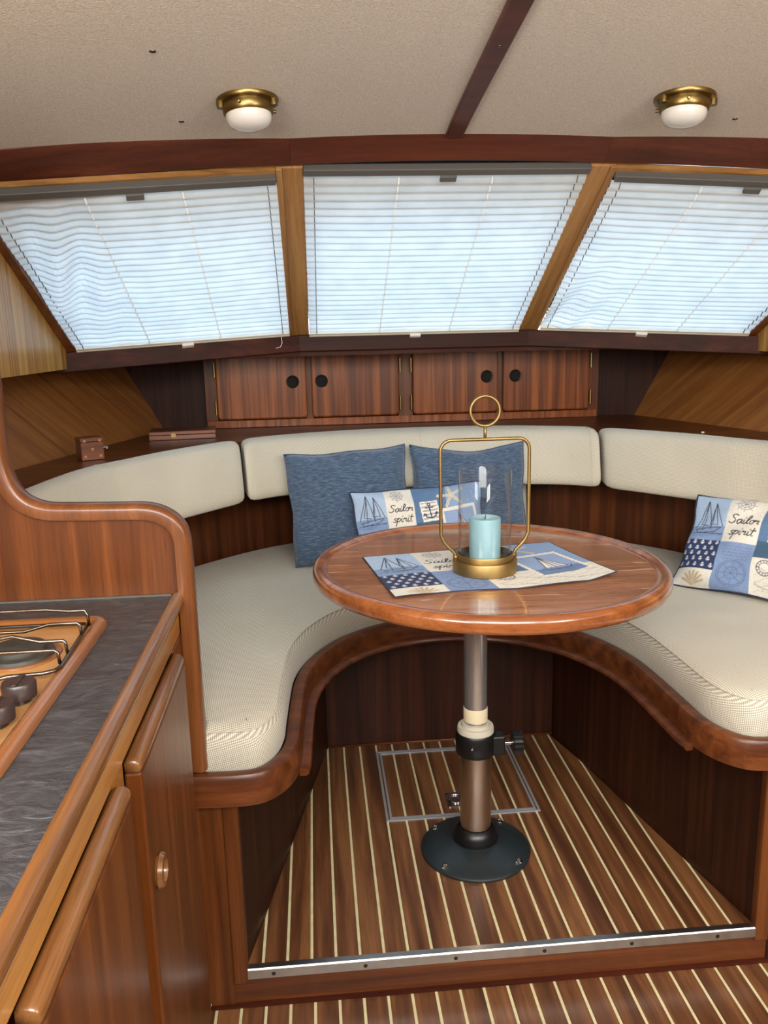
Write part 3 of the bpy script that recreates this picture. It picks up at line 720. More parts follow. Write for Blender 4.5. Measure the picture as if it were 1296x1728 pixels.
# panel set back from the trim edge by a few mm
n_e = len(ec)
ins = []
for i in range(n_e):
    a = np.array(ec[max(0, i - 1)]); b = np.array(ec[min(n_e - 1, i + 1)]); t = (b - a) / np.linalg.norm(b - a); ins.append((ec[i][0] + t[1] * .016, ec[i][1] - t[0] * .016))
outl = [(x + .4, -.006, z) for x, z in ins] + [(-.2635 + .4, -.006, .4585), (-.2635 + .4, -.006, -.08), (-.8 + .4, -.006, -.08), (-.8 + .4, -.006, 1.62)]
extr('panel', outl, (0, .018, 0), 'cab', pa)
tp = [(-.024, -.016), (-.006, -.020), (.0, -.017), (.004, -.010), (.005, 0), (.004, .016), (.0, .022), (-.006, .024), (-.024, .020)]
# sweep in XZ plane: up vector = +Y
sweep('edge_trim', pth, [(a, b) for a, b in tp], 'trim', pa, up=(0, 1, 0))

# ================================================================== GALLEY
ga = thing('galley_cabinet', 'mahogany galley cabinet with long rounded door grips', 'cabinet', (-.4, 1.0, -.085))
def gb(name, x0, x1, y0, y1, z0, z1, mat, par=ga, bevel=0, seg=2): return box(name, x0 + .4, x1 + .4, y0 - 1.0, y1 - 1.0, z0 + .085, z1 + .085, mat, par, bevel, seg)
gb('carcass', -.80, -.286, .2, 1.482, -.085, .7715, 'cab')
gb('apron', -.286, -.2635, .2, 1.482, .742, .796, 'apron', bevel=.002)
gb('end_stile', -.286, -.262, 1.392, 1.482, -.085, .741, 'cab', bevel=.002)
gb('divider', -.286, -.266, .958, 1.008, -.085, .741, 'apron')
gb('lower_rail', -.286, -.268, .2, 1.482, -.085, .0, 'cab')
def galley_door(y0, y1):
    d = gb('door', -.2665, -.243, y0, y1, .002, .722, 'cab', bevel=.004)
    prof = [(-.0005, .0), (.023, .0), (.0235, .006), (.0225, .012), (.018, .0175), (.012, .0195), (.005, .0185), (-.0005, .014)]
    ya, yb = y0 - 1.0, y1 - 1.0
    V = []; F = []; q = len(prof)
    for y, sc in ((ya, .80), (ya + .003, .93), (ya + .008, 1.0), (yb - .008, 1.0), (yb - .003, .93), (yb, .80)):
        for nn, z in prof: V.append((-.2665 + .4 + .0115 + (nn - .0115) * sc, y, .7225 + .085 + z * sc))
    for i in range(5):
        for j in range(q): F.append((i * q + j, i * q + (j + 1) % q, (i + 1) * q + (j + 1) % q, (i + 1) * q + j))
    F += [tuple(range(q))[::-1], tuple(range(5 * q, 6 * q))]
    mesh('grip_rail', V, F, 'railw', d, smooth=True)
    return d
d1 = galley_door(1.012, 1.388); d2 = galley_door(.603, .953); d3 = galley_door(.21, .565)
lathe('finger_ring', [(.014, .0), (.022, .0), (.025, .004), (.022, .010), (.016, .011), (.0135, .006)], 'railw', d1, (-.243 + .4, 1.052 - 1.0, .550 + .085), n=28, closed=True, axis='X')
lathe('finger_hole', [(.0, .0006), (.0145, .0008)], 'black_hole', d1, (-.243 + .4, 1.052 - 1.0, .550 + .085), n=20, axis='X')
wt = thing('worktop', 'dark slate laminate galley worktop with rounded wooden edge', 'worktop', (-.5, 1.0, .772))
def hole_slab(name, x0, x1, y0, y1, hx0, hx1, hy0, hy1, z0, z1, mat, par):
    O = [(x0, y0), (x1, y0), (x1, y1), (x0, y1)]; I = [(hx0, hy0), (hx1, hy0), (hx1, hy1), (hx0, hy1)]
    V = [(x, y, z) for z in (z0, z1) for x, y in O + I]; F = []
    for i in range(4):
        j = (i + 1) % 4; F += [(8 + i, 8 + j, 12 + j, 12 + i), (i, 4 + i, 4 + j, j), (i, j, 8 + j, 8 + i), (4 + i, 12 + i, 12 + j, 4 + j)]
    return mesh(name, V, F, mat, par)
hole_slab('slab', -.95 + .5, -.273 + .5, .2 - 1, 1.489 - 1, -.85 + .5, -.375 + .5, .80 - 1, 1.335 - 1, .002, .042, 'slate', wt)
prof = [(-.010, .0245), (.008, .0245), (.011, .028), (.0115, .034), (.010, .040), (.004, .0465), (-.003, .0475), (-.008, .045), (-.010, .041)]
sweep('edge_trim', [(-.264 + .5, .2 - 1, 0), (-.264 + .5, 1.487 - 1, 0)], prof, 'railw', wt)
box('seal_strip', -.95 + .5, -.275 + .5, 1.486 - 1, 1.491 - 1, .041, .0445, 'rail_grey', wt)

# hob
hb = thing('gas_hob', 'bronze enamel gas hob with chrome pan supports set in the worktop', 'hob', (-.615, 1.09, .814))
def rim_ring(P_list):
    V = []; F = []; n = None
    for pts, z in P_list:
        n = len(pts); V += [(p[0], p[1], z) for p in pts]
    for q in range(len(P_list) - 1):
        for i in range(n): F.append((q * n + i, q * n + (i + 1) % n, (q + 1) * n + (i + 1) % n, (q + 1) * n + i))
    return V, F, n
hx, hy = .262, .265
R_ = lambda d, r: rrect(-hx + d, hx - d, -hy + d, hy - d, r, 6)
V, F, n = rim_ring([(R_(.0, .025), .0005), (R_(.001, .024), .008), (R_(.006, .022), .0145), (R_(.013, .020), .0155), (R_(.019, .018), .012), (R_(.024, .016), .005)])
mesh('rim', V, F, 'hob_rim', hb, smooth=True)
V, F, n = rim_ring([(R_(.022, .016), .004), (R_(.04, .016), .0015), (R_(.06, .02), .0008)])
F.append(tuple(range(2 * n, 3 * n)))
mesh('pan', V, F, 'hob', hb, smooth=True)
def hp(x, y, z): return (x + .615, y - 1.09, z - .814)
# burner
bz = lathe('burner', [(.052, .001), (.050, .008), (.040, .010), (.040, .014), (.038, .017), (.01, .0185), (0, .0185)], 'burner', hb, hp(-.455, 1.215, .814), n=36)
lathe('burner_ring', [(.062, .0012), (.060, .004), (.052, .0035)], 'hob_rim', hb, hp(-.455, 1.215, .814), n=36)
lathe('burner', [(.040, .001), (.038, .008), (.030, .010), (.030, .014), (.028, .017), (0, .0175)], 'burner', hb, hp(-.70, 1.215, .814), n=32)
# pan support
ps = tube('pan_support', [hp(-.86, 1.300, .832), hp(-.40, 1.300, .832), hp(-.380, 1.298, .832), hp(-.373, 1.290, .832), hp(-.369, 1.20, .832), hp(-.366, 1.118, .832), hp(-.370, 1.106, .832), hp(-.385, 1.100, .831), hp(-.43, 1.098, .830), hp(-.445, 1.094, .828), hp(-.455, 1.086, .826), hp(-.86, 1.086, .826)], .0030, 'wire', hb, 8)
for y, pts in ((1.293, [(-.376, .856), (-.40, .856), (-.436, .860), (-.60, .860), (-.86, .860)]),
               (1.248, [(-.376, .851), (-.417, .851), (-.456, .841), (-.50, .841), (-.86, .841)]),
               (1.172, [(-.375, .851), (-.408, .851), (-.446, .861), (-.50, .852), (-.86, .852)]),
               (1.134, [(-.377, .851), (-.402, .851), (-.453, .851), (-.86, .851)])):
    tube('support_prong', [hp(-.371, y, .831), hp(-.3725, y, .848)] + [hp(x, y, z) for x, z in pts], .0026, 'wire', ps, 8)
for x, y in ((-.397, 1.045), (-.402, .978), (-.41, .912)):
    k_ = lathe('control_knob', [(.013, .0), (.013, .008), (.0215, .009), (.022, .026), (.020, .0295), (0, .030)], 'knob', hb, hp(x, y, .8152), n=30)
    box('grip', x + .615 - .003, x + .615 + .003, y - 1.09 - .019, y - 1.09 + .019, .0305, .033, 'knob', k_, bevel=.0008)
    box('mark', x + .615 + .030, x + .615 + .036, y - 1.09 - .004, y - 1.09 - .001, .0012, .0018, 'black', hb)

# ================================================================== LOCKER DOORS
lk = thing('locker_row', 'row of four mahogany locker doors under the middle window', 'cabinet', (XC, 3.27, .929))
def lx(x): return x - XC
box('bottom_rail', lx(-.415), lx(mx(-.415)), 0, .05, .001, .030, 'door', lk, bevel=.002)
box('top_rail', lx(-.415), lx(mx(-.415)), 0, .05, .284, .30, 'mahog_x', lk)
for a, b in ((-.415, -.372), (-.030, -.002), (.333, .389), (mx(-.002), mx(-.030)), (mx(-.372), mx(-.415))):
    box('stile', lx(a), lx(b), .001, .05, .030, .284, 'mahog', lk)
box('back', lx(-.40), lx(mx(-.40)), .045, .05, .030, .284, 'black_hole', lk)
def holed_door(name, x0, x1, z0, z1, hx_, hz, hr, mat):
    P = rrect(x0, x1, z0, z1, .014, 4); n = 32
    # outer ring resampled by angle from the hole centre so faces join ring to ring
    def hit(a):
        d = np.array([math.cos(a), math.sin(a)]); c = np.array([hx_, hz]); best = None
        for i in range(len(P)):
            p = np.array(P[i - 1]); q = np.array(P[i]); e_ = q - p; den = d[0] * e_[1] - d[1] * e_[0]
            if abs(den) < 1e-12: continue
            w = p - c; t = (w[0] * e_[1] - w[1] * e_[0]) / den; s = (w[0] * d[1] - w[1] * d[0]) / den
            if t > 0 and -1e-6 <= s <= 1 + 1e-6 and (best is None or t < best): best = t
        return c + d * best
    angs = sorted([math.atan2(p[1] - hz, p[0] - hx_) for p in P] + [2 * PI * i / n - PI for i in range(n)])
    O = [hit(a) for a in angs]; k = len(angs)
    H = [np.array([hx_ + hr * math.cos(a), hz + hr * math.sin(a)]) for a in angs]
    ctr = np.array([(x0 + x1) / 2, (z0 + z1) / 2])
    def sh_(p, d): v = p - ctr; return np.array([p[0] - np.sign(v[0]) * min(d, abs(v[0])), p[1] - np.sign(v[1]) * min(d, abs(v[1]))])
    rings = [(H, -.004), (H, -.018), ([sh_(p, .006) for p in O], -.018), ([sh_(p, .0018) for p in O], -.0162), (O, -.012), (O, -.0005)]
    V = []; F = []
    for pts, y in rings: V += [(p[0], y, p[1]) for p in pts]
    for q in range(len(rings) - 1):
        for i in range(k): F.append((q * k + i, q * k + (i + 1) % k, (q + 1) * k + (i + 1) % k, (q + 1) * k + i))
    for i in range(k): F.append((i, (i + 1) % k, 5 * k + (i + 1) % k, 5 * k + i))
    return mesh(name, V, F, mat, lk)
for x0, x1, hx_, hside in ((-.370, -.026, -.078, -1), (-.006, .334, .033, 1), (.387, .727, .681, -1), (.747, 1.095, .795, 1)):
    d = holed_door('door', lx(x0), lx(x1), .034, .280, lx(hx_), .174, .0195, 'door')
    lathe('finger_ring', [(.0185, .0), (.0245, .0), (.0245, -.002), (.022, -.0035), (.0185, -.002)], 'ringm', d, (lx(hx_), -.018, .174), n=28, closed=True, axis='Y')
    lathe('finger_hole', [(0, .004), (.0192, .004), (.0192, .0)], 'black_hole', d, (lx(hx_), -.010, .174), n=24, axis='Y')
    hxp = lx(x0) - .005 if hside < 0 else lx(x1) + .005
    for hz in (.082, .226):
        h = lathe('hinge', [(.0, -.028), (.0042, -.028), (.0042, .028), (0, .028)], 'hinge', d, (hxp, -.017, hz), n=12)
        box('hinge_leaf', hxp - .004, hxp + .004, -.013, -.001, hz - .024, hz + .024, 'hinge', d)

# ================================================================== TABLE
TX, TY, TH, TR = .382, 1.80, .762, .400
tb = thing('dining_table', 'round mahogany table with raised rim on a single steel pedestal', 'table', (XC, 1.845, 0))
tilt = Matrix.Rotation(math.radians(1.3), 4, 'Y')
top = thing('tabletop', None, None); D.objects.remove(top)
tt = lathe('tabletop', [(0, -.030), (TR - .03, -.030), (TR - .03, -.0045), (0, -.0045)], 'table', tb, n=96); tt.location = (TX - XC, TY - 1.845, TH)
rim = lathe('rim', [(TR - .034, -.0055), (TR - .030, .000), (TR - .022, .004), (TR - .012, .004), (TR - .004, .0), (TR, -.008), (TR, -.022), (TR - .004, -.030), (TR - .012, -.0335), (TR - .034, -.0335)], 'table_rim', tt, n=96, closed=True)
tt.rotation_euler = (0, math.radians(.9), 0)
lathe('base_plate', [(.136, .0), (.137, .006), (.133, .010), (.10, .017), (.06, .026), (.047, .030), (.044, .034), (0.04, .034)], 'base_black', tb, n=56)
lathe('hub', [(.046, .026), (.055, .034), (.056, .046), (.052, .058), (.046, .066), (.041, .070), (.040, .04)], 'black', tb, n=40)
lathe('lower_tube', [(.0385, .04), (.0385, .30)], 'tube_low', tb, n=40)
lathe('upper_tube', [(.028, .28), (.028, TH - .034)], 'tube_up', tb, n=40)
lathe('mount_flange', [(.03, TH - .06), (.034, TH - .05), (.085, TH - .036), (.085, TH - .033)], 'base_black', tb, n=36)
lathe('tape_band', [(.0283, .352), (.0292, .353), (.0294, .385), (.0283, .387)], 'tape', tb, n=36)
lathe('collar', [(.0287, .345), (.034, .346), (.0345, .338), (.043, .338), (.0445, .332), (.0445, .322), (.0390, .318)], 'cream_pl', tb, n=36)
cl_ = lathe('clamp', [(.039, .268), (.047, .268), (.049, .272), (.049, .318), (.046, .324), (.039, .324)], 'black', tb, n=36, closed=True)
box('clamp_lug', .030, .068, -.030, .004, .268, .318, 'black', cl_, bevel=.004)
lathe('clamp_screw', [(0, .0), (.0055, .0), (.0055, .040), (0, .040)], 'chrome', cl_, (.066, -.012, .292), n=12, axis='X')
kp = []
for i in range(48):
    a = 2 * PI * i / 48; r = .025 + .004 * math.cos(6 * a); kp.append((.088, -.012 + r * math.cos(a), .292 + r * math.sin(a)))
extr('clamp_knob', kp, (.026, 0, 0), 'black', cl_, bevel=.003)
lathe('clamp_rivet', [(0, 0), (.003, .0), (.003, .002), (0, .0022)], 'chrome', cl_, (-.018, -.0515, .30), n=10, axis='Y')
for a in (138, 48, -42, 222):
    x, y = .122 * math.cos(math.radians(a)), .122 * math.sin(math.radians(a))
    lathe('bolt', [(.009, .010), (.009, .013), (.0055, .014), (.0055, .019), (.003, .0205), (0, .021)], 'chrome', tb, (x, y, 0), n=16)

# ================================================================== printed fabric
def seg_d(X, Y, pts):
    d = np.full(X.shape, 9.0)
    for (x0, y0), (x1, y1) in zip(pts[:-1], pts[1:]):
        dx, dy = x1 - x0, y1 - y0; L = dx * dx + dy * dy + 1e-12
        t = np.clip(((X - x0) * dx + (Y - y0) * dy) / L, 0, 1); d = np.minimum(d, np.hypot(X - x0 - t * dx, Y - y0 - t * dy))
    return d
LET = {'S': ([[(.75, .88), (.55, 1.0), (.3, .9), (.3, .7), (.55, .48), (.6, .2), (.35, 0), (.05, .12)]], .75),
       'a': ([[(.5, .42), (.3, .5), (.08, .3), (.15, .02), (.35, .05), (.5, .4), (.5, .08), (.68, .08)]], .62),
       'i': ([[(.1, .45), (.08, .1), (.2, 0), (.3, .1)], [(.16, .68), (.18, .72)]], .3),
       'l': ([[(0, .1), (.28, .65), (.3, .98), (.18, .98), (.1, .5), (.12, .08), (.3, .06)]], .32),
       'o': ([[(.3, .48), (.1, .35), (.12, .05), (.35, .02), (.45, .3), (.3, .48), (.55, .42)]], .52),
       'r': ([[(0, .3), (.12, .48), (.14, .36), (.36, .42), (.32, .08), (.48, .04)]], .5),
       's': ([[(.42, .44), (.28, .5), (.14, .40), (.22, .28), (.38, .18), (.32, .03), (.14, .0), (.02, .08)]], .42),
       'p': ([[(.12, .5), (.0, -.5)], [(.1, .3), (.3, .5), (.46, .3), (.3, .02), (.1, .1)]], .52),
       't': ([[(.2, .9), (.12, .1), (.3, .04)], [(.0, .58), (.4, .62)]], .4)}
def text_strokes(s, x, y, h, slant=.2):
    out = []
    for c in s:
        st_, adv = LET[c]
        for p in st_:
            q = [tuple(v) for v in catmull([(a, b) for a, b in p], 3)] if len(p) > 2 else p
            out.append([(x + (a + slant * b) * h, y + b * h) for a, b in q])
        x += adv * h
    return out
def circ(x, y, r, n=24): return [(x + r * math.cos(2 * PI * i / n), y + r * math.sin(2 * PI * i / n)) for i in range(n + 1)]
def sailor_print(U, Vv):
    "U in 0..1.5, V in 0..1 ; returns linear RGBA"
    X, Y = U.ravel(), Vv.ravel(); C = np.zeros((X.size, 3))
    rs = np.random.RandomState(3)
    def fill(mk, c): C[mk] = c
    def ink(pts, w, c, a=1.0):
        xs_ = [p[0] for p in pts]; ys_ = [p[1] for p in pts]; mk = (X > min(xs_) - .03) & (X < max(xs_) + .03) & (Y > min(ys_) - .03) & (Y < max(ys_) + .03)
        if not mk.any(): return
        d = seg_d(X[mk], Y[mk], pts); k = np.clip((w - d) / .003 + .5, 0, 1)[:, None] * a; C[mk] = C[mk] * (1 - k) + np.array(c) * k
    CR, LB, MB, NV, DN, TL, IN, BE = (226, 222, 212), (172, 194, 222), (128, 150, 190), (44, 58, 98), (92, 122, 160), (70, 98, 124), (52, 56, 70), (206, 190, 164)
    C[:] = CR
    fill((X < .36) & (Y > .60), LB); fill((X < .36) & (Y > .48) & (Y <= .64), (132, 156, 194)); fill((X < .36) & (Y > .16) & (Y <= .48), NV); fill((X < .36) & (Y <= .16), CR)
    fill((X >= .36) & (X < .68) & (Y < .47), MB)
    fill((X >= .68) & (X < 1.06) & (Y > .34), DN); fill((X >= .68) & (X < .95) & (Y > .34) & (Y < .52), TL)
    fill((X >= 1.06) & (Y > .34), (140, 166, 204))
    # framed sailing boat
    a = .12; cx, cy = 1.22, .44; Xr = (X - cx) * math.cos(a) + (Y - cy) * math.sin(a); Yr = -(X - cx) * math.sin(a) + (Y - cy) * math.cos(a)
    fill((abs(Xr) < .21) & (abs(Yr) < .26), (232, 228, 220)); fill((abs(Xr) < .18) & (abs(Yr) < .22), (146, 168, 206)); fill((abs(Xr) < .18) & (Yr < -.1) & (Yr > -.22), (104, 130, 172))
    fr_ = lambda P: [(cx + p[0] * math.cos(a) - p[1] * math.sin(a), cy + p[0] * math.sin(a) + p[1] * math.cos(a)) for p in P]
    tri = (Xr > -.08) & (Xr < .0) & (Yr > -.08) & (Yr < (Xr + .08) * 3.2 - .08); fill(tri, (236, 234, 228))
    tri = (Xr > .01) & (Xr < .10) & (Yr > -.08) & (Yr < .18 - (Xr - .01) * 2.9); fill(tri, (214, 216, 222))
    for P in ([(-.12, -.09), (-.09, -.13), (.1, -.13), (.13, -.08), (-.12, -.09)], [(.0, -.09), (.0, .20)], [(-.08, -.08), (0, .18), (.1, -.08)], [(-.03, -.08), (0, .18)], [(.05, -.08), (0, .18)]): ink(fr_(P), .0035, IN)
    # schooner
    for P in ([(.06, .60), (.09, .56), (.26, .575), (.32, .625), (.06, .60)], [(.13, .59), (.145, .93)], [(.215, .60), (.225, .90)], [(.05, .62), (.145, .93), (.215, .62)], [(.145, .9), (.10, .66), (.18, .64)], [(.225, .88), (.20, .66), (.28, .65), (.225, .88)], [(.225, .9), (.33, .64)], [(.03, .56), (.34, .555)]): ink(P, .0035, IN)
    for i in range(10): ink([(.02 + .3 * rs.rand(), .5 + .07 * rs.rand()) for _ in range(1)] + [(.02 + .32 * rs.rand(), .5 + .07 * rs.rand())], .002, (96, 118, 160), .7)
    # small white anchors on navy
    for iy in range(5):
        for ix in range(5):
            x, y = .04 + ix * .072 + (.036 if iy % 2 else 0), .19 + iy * .062
            if x < .35: 
                for P in ([(x, y), (x, y + .036)], [(x - .014, y + .012), (x - .006, y), (x + .006, y), (x + .014, y + .012)], [(x - .009, y + .028), (x + .009, y + .028)]): ink(P, .0042, (222, 222, 220))
    # shell
    for i in range(7):
        an = math.radians(20 + i * 23); ink([(.2, .02), (.2 + .10 * math.cos(an), .02 + .11 * math.sin(an))], .012, BE); ink([(.2, .02), (.2 + .10 * math.cos(an), .02 + .11 * math.sin(an))], .002, (150, 130, 100))
    # wheel, text
    ink(circ(.50, .90, .065), .003, (130, 132, 140)); ink(circ(.50, .90, .04), .003, (130, 132, 140))
    for i in range(8): ink([(.5, .9), (.5 + .09 * math.cos(i * PI / 4), .9 + .09 * math.sin(i * PI / 4))], .0025, (130, 132, 140))
    for p in text_strokes('Sailor', .375, .68, .095) + text_strokes('spirit', .41, .55, .095): ink(p, .0048, (34, 34, 40))
    for i in range(5): ink([(.40 + .25 * t, .42 - i * .03 + .006 * math.sin(40 * t + i * 2)) for t in np.linspace(0, 1, 26)], .0018, (84, 104, 146), .8)
    for r in (.13, .115, .06): ink(circ(.52, .16, r), .0022, (80, 100, 142), .9)
    for i in range(8): ink([(.52, .16), (.52 + .12 * math.cos(i * PI / 4), .16 + .12 * math.sin(i * PI / 4))], .002, (80, 100, 142), .8)
    # striped anchor tag
    a2 = .08; tx, ty = .86, .66; Xt = (X - tx) * math.cos(a2) + (Y - ty) * math.sin(a2); Yt = -(X - tx) * math.sin(a2) + (Y - ty) * math.cos(a2)
    fill((abs(Xt) < .105) & (abs(Yt) < .135), (234, 230, 220)); fill((abs(Xt) < .09) & (abs(Yt) < .12) & (np.mod(Yt, .052) < .022), (176, 168, 164))
    f2 = lambda P: [(tx + p[0] * math.cos(a2) - p[1] * math.sin(a2), ty + p[0] * math.sin(a2) + p[1] * math.cos(a2)) for p in P]
    for P in ([(0, -.09), (0, .075)], circ(0, .092, .016, 12), [(-.045, .05), (.045, .05)], [(-.07, -.03), (-.05, -.075), (0, -.095), (.05, -.075), (.07, -.03)], [(-.085, -.05), (-.07, -.025), (-.05, -.045)], [(.085, -.05), (.07, -.025), (.05, -.045)]): ink(f2(P), .007, NV)
    # starfish
    for i in range(5):
        an = math.radians(90 + 72 * i + 12); e_ = (1.12 + .15 * math.cos(an), .84 + .15 * math.sin(an)); ink([(1.12, .84), e_], .016, (214, 204, 182)); ink([(1.12, .84), e_], .002, (150, 136, 110))
    # chart lines and stamp
    for i in range(9):
        y0 = .03 + .03 * i; ink([(.72 + .75 * t, y0 + .03 * math.sin(9 * t + i * 1.3) + .01 * math.sin(31 * t + i)) for t in np.linspace(0, 1, 40)], .0016, (150, 150, 152), .8 if y0 < .33 else .0)
    ink(circ(.80, .25, .07), .004, IN, .8); ink(circ(.80, .25, .045), .002, IN, .8)
    for i in range(14): ink([(.8 + .05 * math.cos(i * .449), .25 + .05 * math.sin(i * .449)), (.8 + .066 * math.cos(i * .449), .25 + .066 * math.sin(i * .449))], .004, IN, .6)
    ns_ = 1 + .10 * (rs.rand(X.size) - .5); C *= ns_[:, None]
    c = np.clip(C / 255, 0, 1); lin_ = np.where(c <= .04045, c / 12.92, ((c + .055) / 1.055) ** 2.4)
    return np.c_[lin_, np.ones(X.size)]

def pillow(name, label, w, h, T, loc, rot, mat, printed=False, group=None, nu=40, nv=34, seed=0, uoff=0.0, droop=0.0, curve=0.0):
    rs = np.random.RandomState(seed); th = thing(name, label, 'pillow', loc, group, rot)
    if printed: nu, nv = 250, 170
    u = np.linspace(-1, 1, nu + 1); v = np.linspace(-1, 1, nv + 1); U, Vv = np.meshgrid(u, v)
    ph = rs.rand(8) * 6
    prof = np.power(np.clip((1 - np.abs(U) ** 2.4) * (1 - np.abs(Vv) ** 2.4), 0, 1), .55)
    wr = .010 * np.sin(5 * U + 3 * Vv + ph[0]) * (1 - prof) * prof * 4 + .004 * np.sin(11 * U - 7 * Vv + ph[1]) * prof + .003 * np.sin(19 * Vv + 6 * U + ph[2]) * prof * np.abs(U)
    pinch = 1 - .055 * (1 - np.abs(Vv) ** 2) ; pinch2 = 1 - .05 * (1 - np.abs(U) ** 2)
    Xp = U * w / 2 * pinch + .0025 * np.sin(7 * Vv + ph[3]) * np.abs(U) ** 3; Yp = Vv * h / 2 * pinch2 + .0025 * np.sin(6 * U + ph[4]) * np.abs(Vv) ** 3 - droop * (1 - U ** 2) * (Vv > -9) * ((Vv + 1) / 2)
    Zf = T * prof + wr; Zb = -T * prof - wr * .5
    bendz = curve * U ** 2
    V = [(a, b + h / 2, c + d) for a, b, c, d in zip(Xp.ravel(), Yp.ravel(), Zf.ravel(), bendz.ravel())] + [(a, b + h / 2, c + d) for a, b, c, d in zip(Xp.ravel(), Yp.ravel(), Zb.ravel(), bendz.ravel())]
    k = nu + 1; o = k * (nv + 1); F = []
    for j in range(nv):
        for i in range(nu):
            q = j * k + i; F.append((q, q + 1, q + k + 1, q + k)); F.append((o + q, o + q + k, o + q + k + 1, o + q + 1))
    vc = None
    if printed:
        c = sailor_print((U + 1) / 2 * 1.5 + uoff, (Vv + 1) / 2); vc = np.vstack([c, c])
    body = mesh('cover', V, F, mat, th, smooth=True, vcol=vc)
    bm = bmesh.new(); bm.from_mesh(body.data); bmesh.ops.remove_doubles(bm, verts=bm.verts, dist=1e-5); bm.to_mesh(body.data); bm.free()
    # piped edge
    edge_ = [(-1 + 2 * i / 24, -1) for i in range(24)] + [(1, -1 + 2 * i / 20) for i in range(20)] + [(1 - 2 * i / 24, 1) for i in range(24)] + [(-1, 1 - 2 * i / 20) for i in range(20)]
    pp = []
    for a, b in edge_:
        i = int(round((a + 1) / 2 * nu)); j = int(round((b + 1) / 2 * nv)); q = j * k + i; pp.append(V[q])
    tube('piping', pp, .0032, mat if not printed else 'navy_pipe', th, 6, closed=True)
    return th
M['navy_pipe'] = plain('navy_piping', (46, 52, 72), .9)
rx = math.radians
pillow('blue_pillow', 'blue chenille pillow at the left of the row', .40, .365, .058, (.118, 2.60, .555), (rx(76), rx(-2), rx(8)), 'blue', group='plain blue pillows', seed=1, droop=-.0)
pillow('blue_pillow', 'blue chenille pillow behind the lantern', .385, .37, .058, (.505, 2.655, .553), (rx(76), rx(0), rx(-2)), 'blue', group='plain blue pillows', seed=4, droop=.022)
pillow('sailor_pillow', 'sailor print pillow leaning on the two blue pillows', .42, .265, .05, (.325, 2.455, .560), (rx(64), rx(-2.5), rx(2)), 'print', True, 'printed sailor pillows', seed=2)
pillow('sailor_pillow', 'sailor print pillow on the seat cushion at the right', .48, .285, .055, (1.160, 2.035, .556), (rx(56), rx(0), rx(-48)), 'print', True, 'printed sailor pillows', seed=5, curve=-.01)

# runner on the table
rn_nu, rn_nv = 260, 150
c00, c10, c11, c01 = (np.array(p) for p in ((.144, 1.556), (.632, 1.655), (.572, 1.972), (.100, 1.880)))
uu, vv = np.meshgrid(np.linspace(0, 1, rn_nu + 1), np.linspace(0, 1, rn_nv + 1))
def tz(x, y): return TH - .0045 - math.tan(math.radians(.9)) * (x - TX)
V = []; bx = (1 - uu) * (1 - vv); 
for j in range(rn_nv + 1):
    for i in range(rn_nu + 1):
        a, b = uu[j, i], vv[j, i]; p = c00 * (1 - a) * (1 - b) + c10 * a * (1 - b) + c11 * a * b + c01 * (1 - a) * b
        p = p + np.array([0, .014 * math.sin(a * 7.0) * (1 - b)])
        z = .0022 + .0045 * max(0, math.sin(a * 9 + 1.5)) * (1 - b) ** 3 + .010 * max(0, a - .86) / .14 * (1 - b) ** 2
        V.append((p[0], p[1], tz(*p) + z))
k = rn_nu + 1; F = [(j * k + i, j * k + i + 1, (j + 1) * k + i + 1, (j + 1) * k + i) for j in range(rn_nv) for i in range(rn_nu)]
vc = sailor_print(uu * 1.5, vv)
rt = thing('table_runner', 'sailor print cloth runner on the round table', 'runner', (TX, TY - .03, TH - .004))
Vl = [(v[0] - TX, v[1] - TY + .03, v[2] - TH + .004) for v in V]
rn = mesh('cloth', Vl, F, 'print', rt, vcol=vc, smooth=True)
bd = [Vl[i] for i in range(0, rn_nu + 1, 4)] + [Vl[j * k + rn_nu] for j in range(0, rn_nv + 1, 4)] + [Vl[rn_nv * k + i] for i in range(rn_nu, -1, -4)] + [Vl[j * k] for j in range(rn_nv, -1, -4)]
tube('hem', [(p[0], p[1], p[2] - .0006) for p in bd], .0014, 'navy_pipe', rt, 6, closed=True)

# ================================================================== LANTERN + CANDLE
LZ = tz(.360, 1.735) + .0026
ln = thing('lantern', 'brass hoop lantern with clear glass chimney standing on the runner', 'lantern', (.360, 1.735, LZ))
lathe('base', [(0, .0), (.068, .0), (.0705, .002), (.0705, .026), (.069, .029), (.062, .029), (.062, .024), (0, .024)], 'brass', ln, n=56)
lathe('tray', [(.061, .024), (.0625, .040), (.0615, .042), (.0595, .042), (.0585, .030), (0, .030)], 'brass', ln, n=56)
lathe('glass_chimney', [(.0555, .031), (.0555, .225), (.0565, .2265), (.0578, .225), (.0578, .031)], 'glass', ln, n=64)
fr2 = []
hw, hb_, htp = .0965, .075, .290
def arc(cx, cz, r, a0, a1, n=8): return [(cx + r * math.cos(math.radians(a0 + (a1 - a0) * i / n)), 0, cz + r * math.sin(math.radians(a0 + (a1 - a0) * i / n))) for i in range(n + 1)]
half = [(.0635, 0, .020), (.0645, 0, .036), (.068, 0, .044), (.080, 0, .056), (.090, 0, .068), (hw, 0, .084)] + arc(hw - .024, htp - .024, .024, 0, 90)
path = half + [(-p[0], 0, p[2]) for p in half[::-1]]
tube('hoop_frame', path, .0038, 'brass', ln, 12)
tube('stem', [(0, 0, htp - .002), (0, 0, htp + .03)], .0034, 'brass', ln, 10)
tube('ring', [(.0315 * math.cos(a), 0, htp + .060 + .0315 * math.sin(a)) for a in np.linspace(0, 2 * PI, 40, endpoint=False)], .0036, 'brass', ln, 10, closed=True)
for s in (-1, 1): tube('rivet', [(s * .058, 0, .034), (s * .070, 0, .034)], .0045, 'brass', ln, 10)
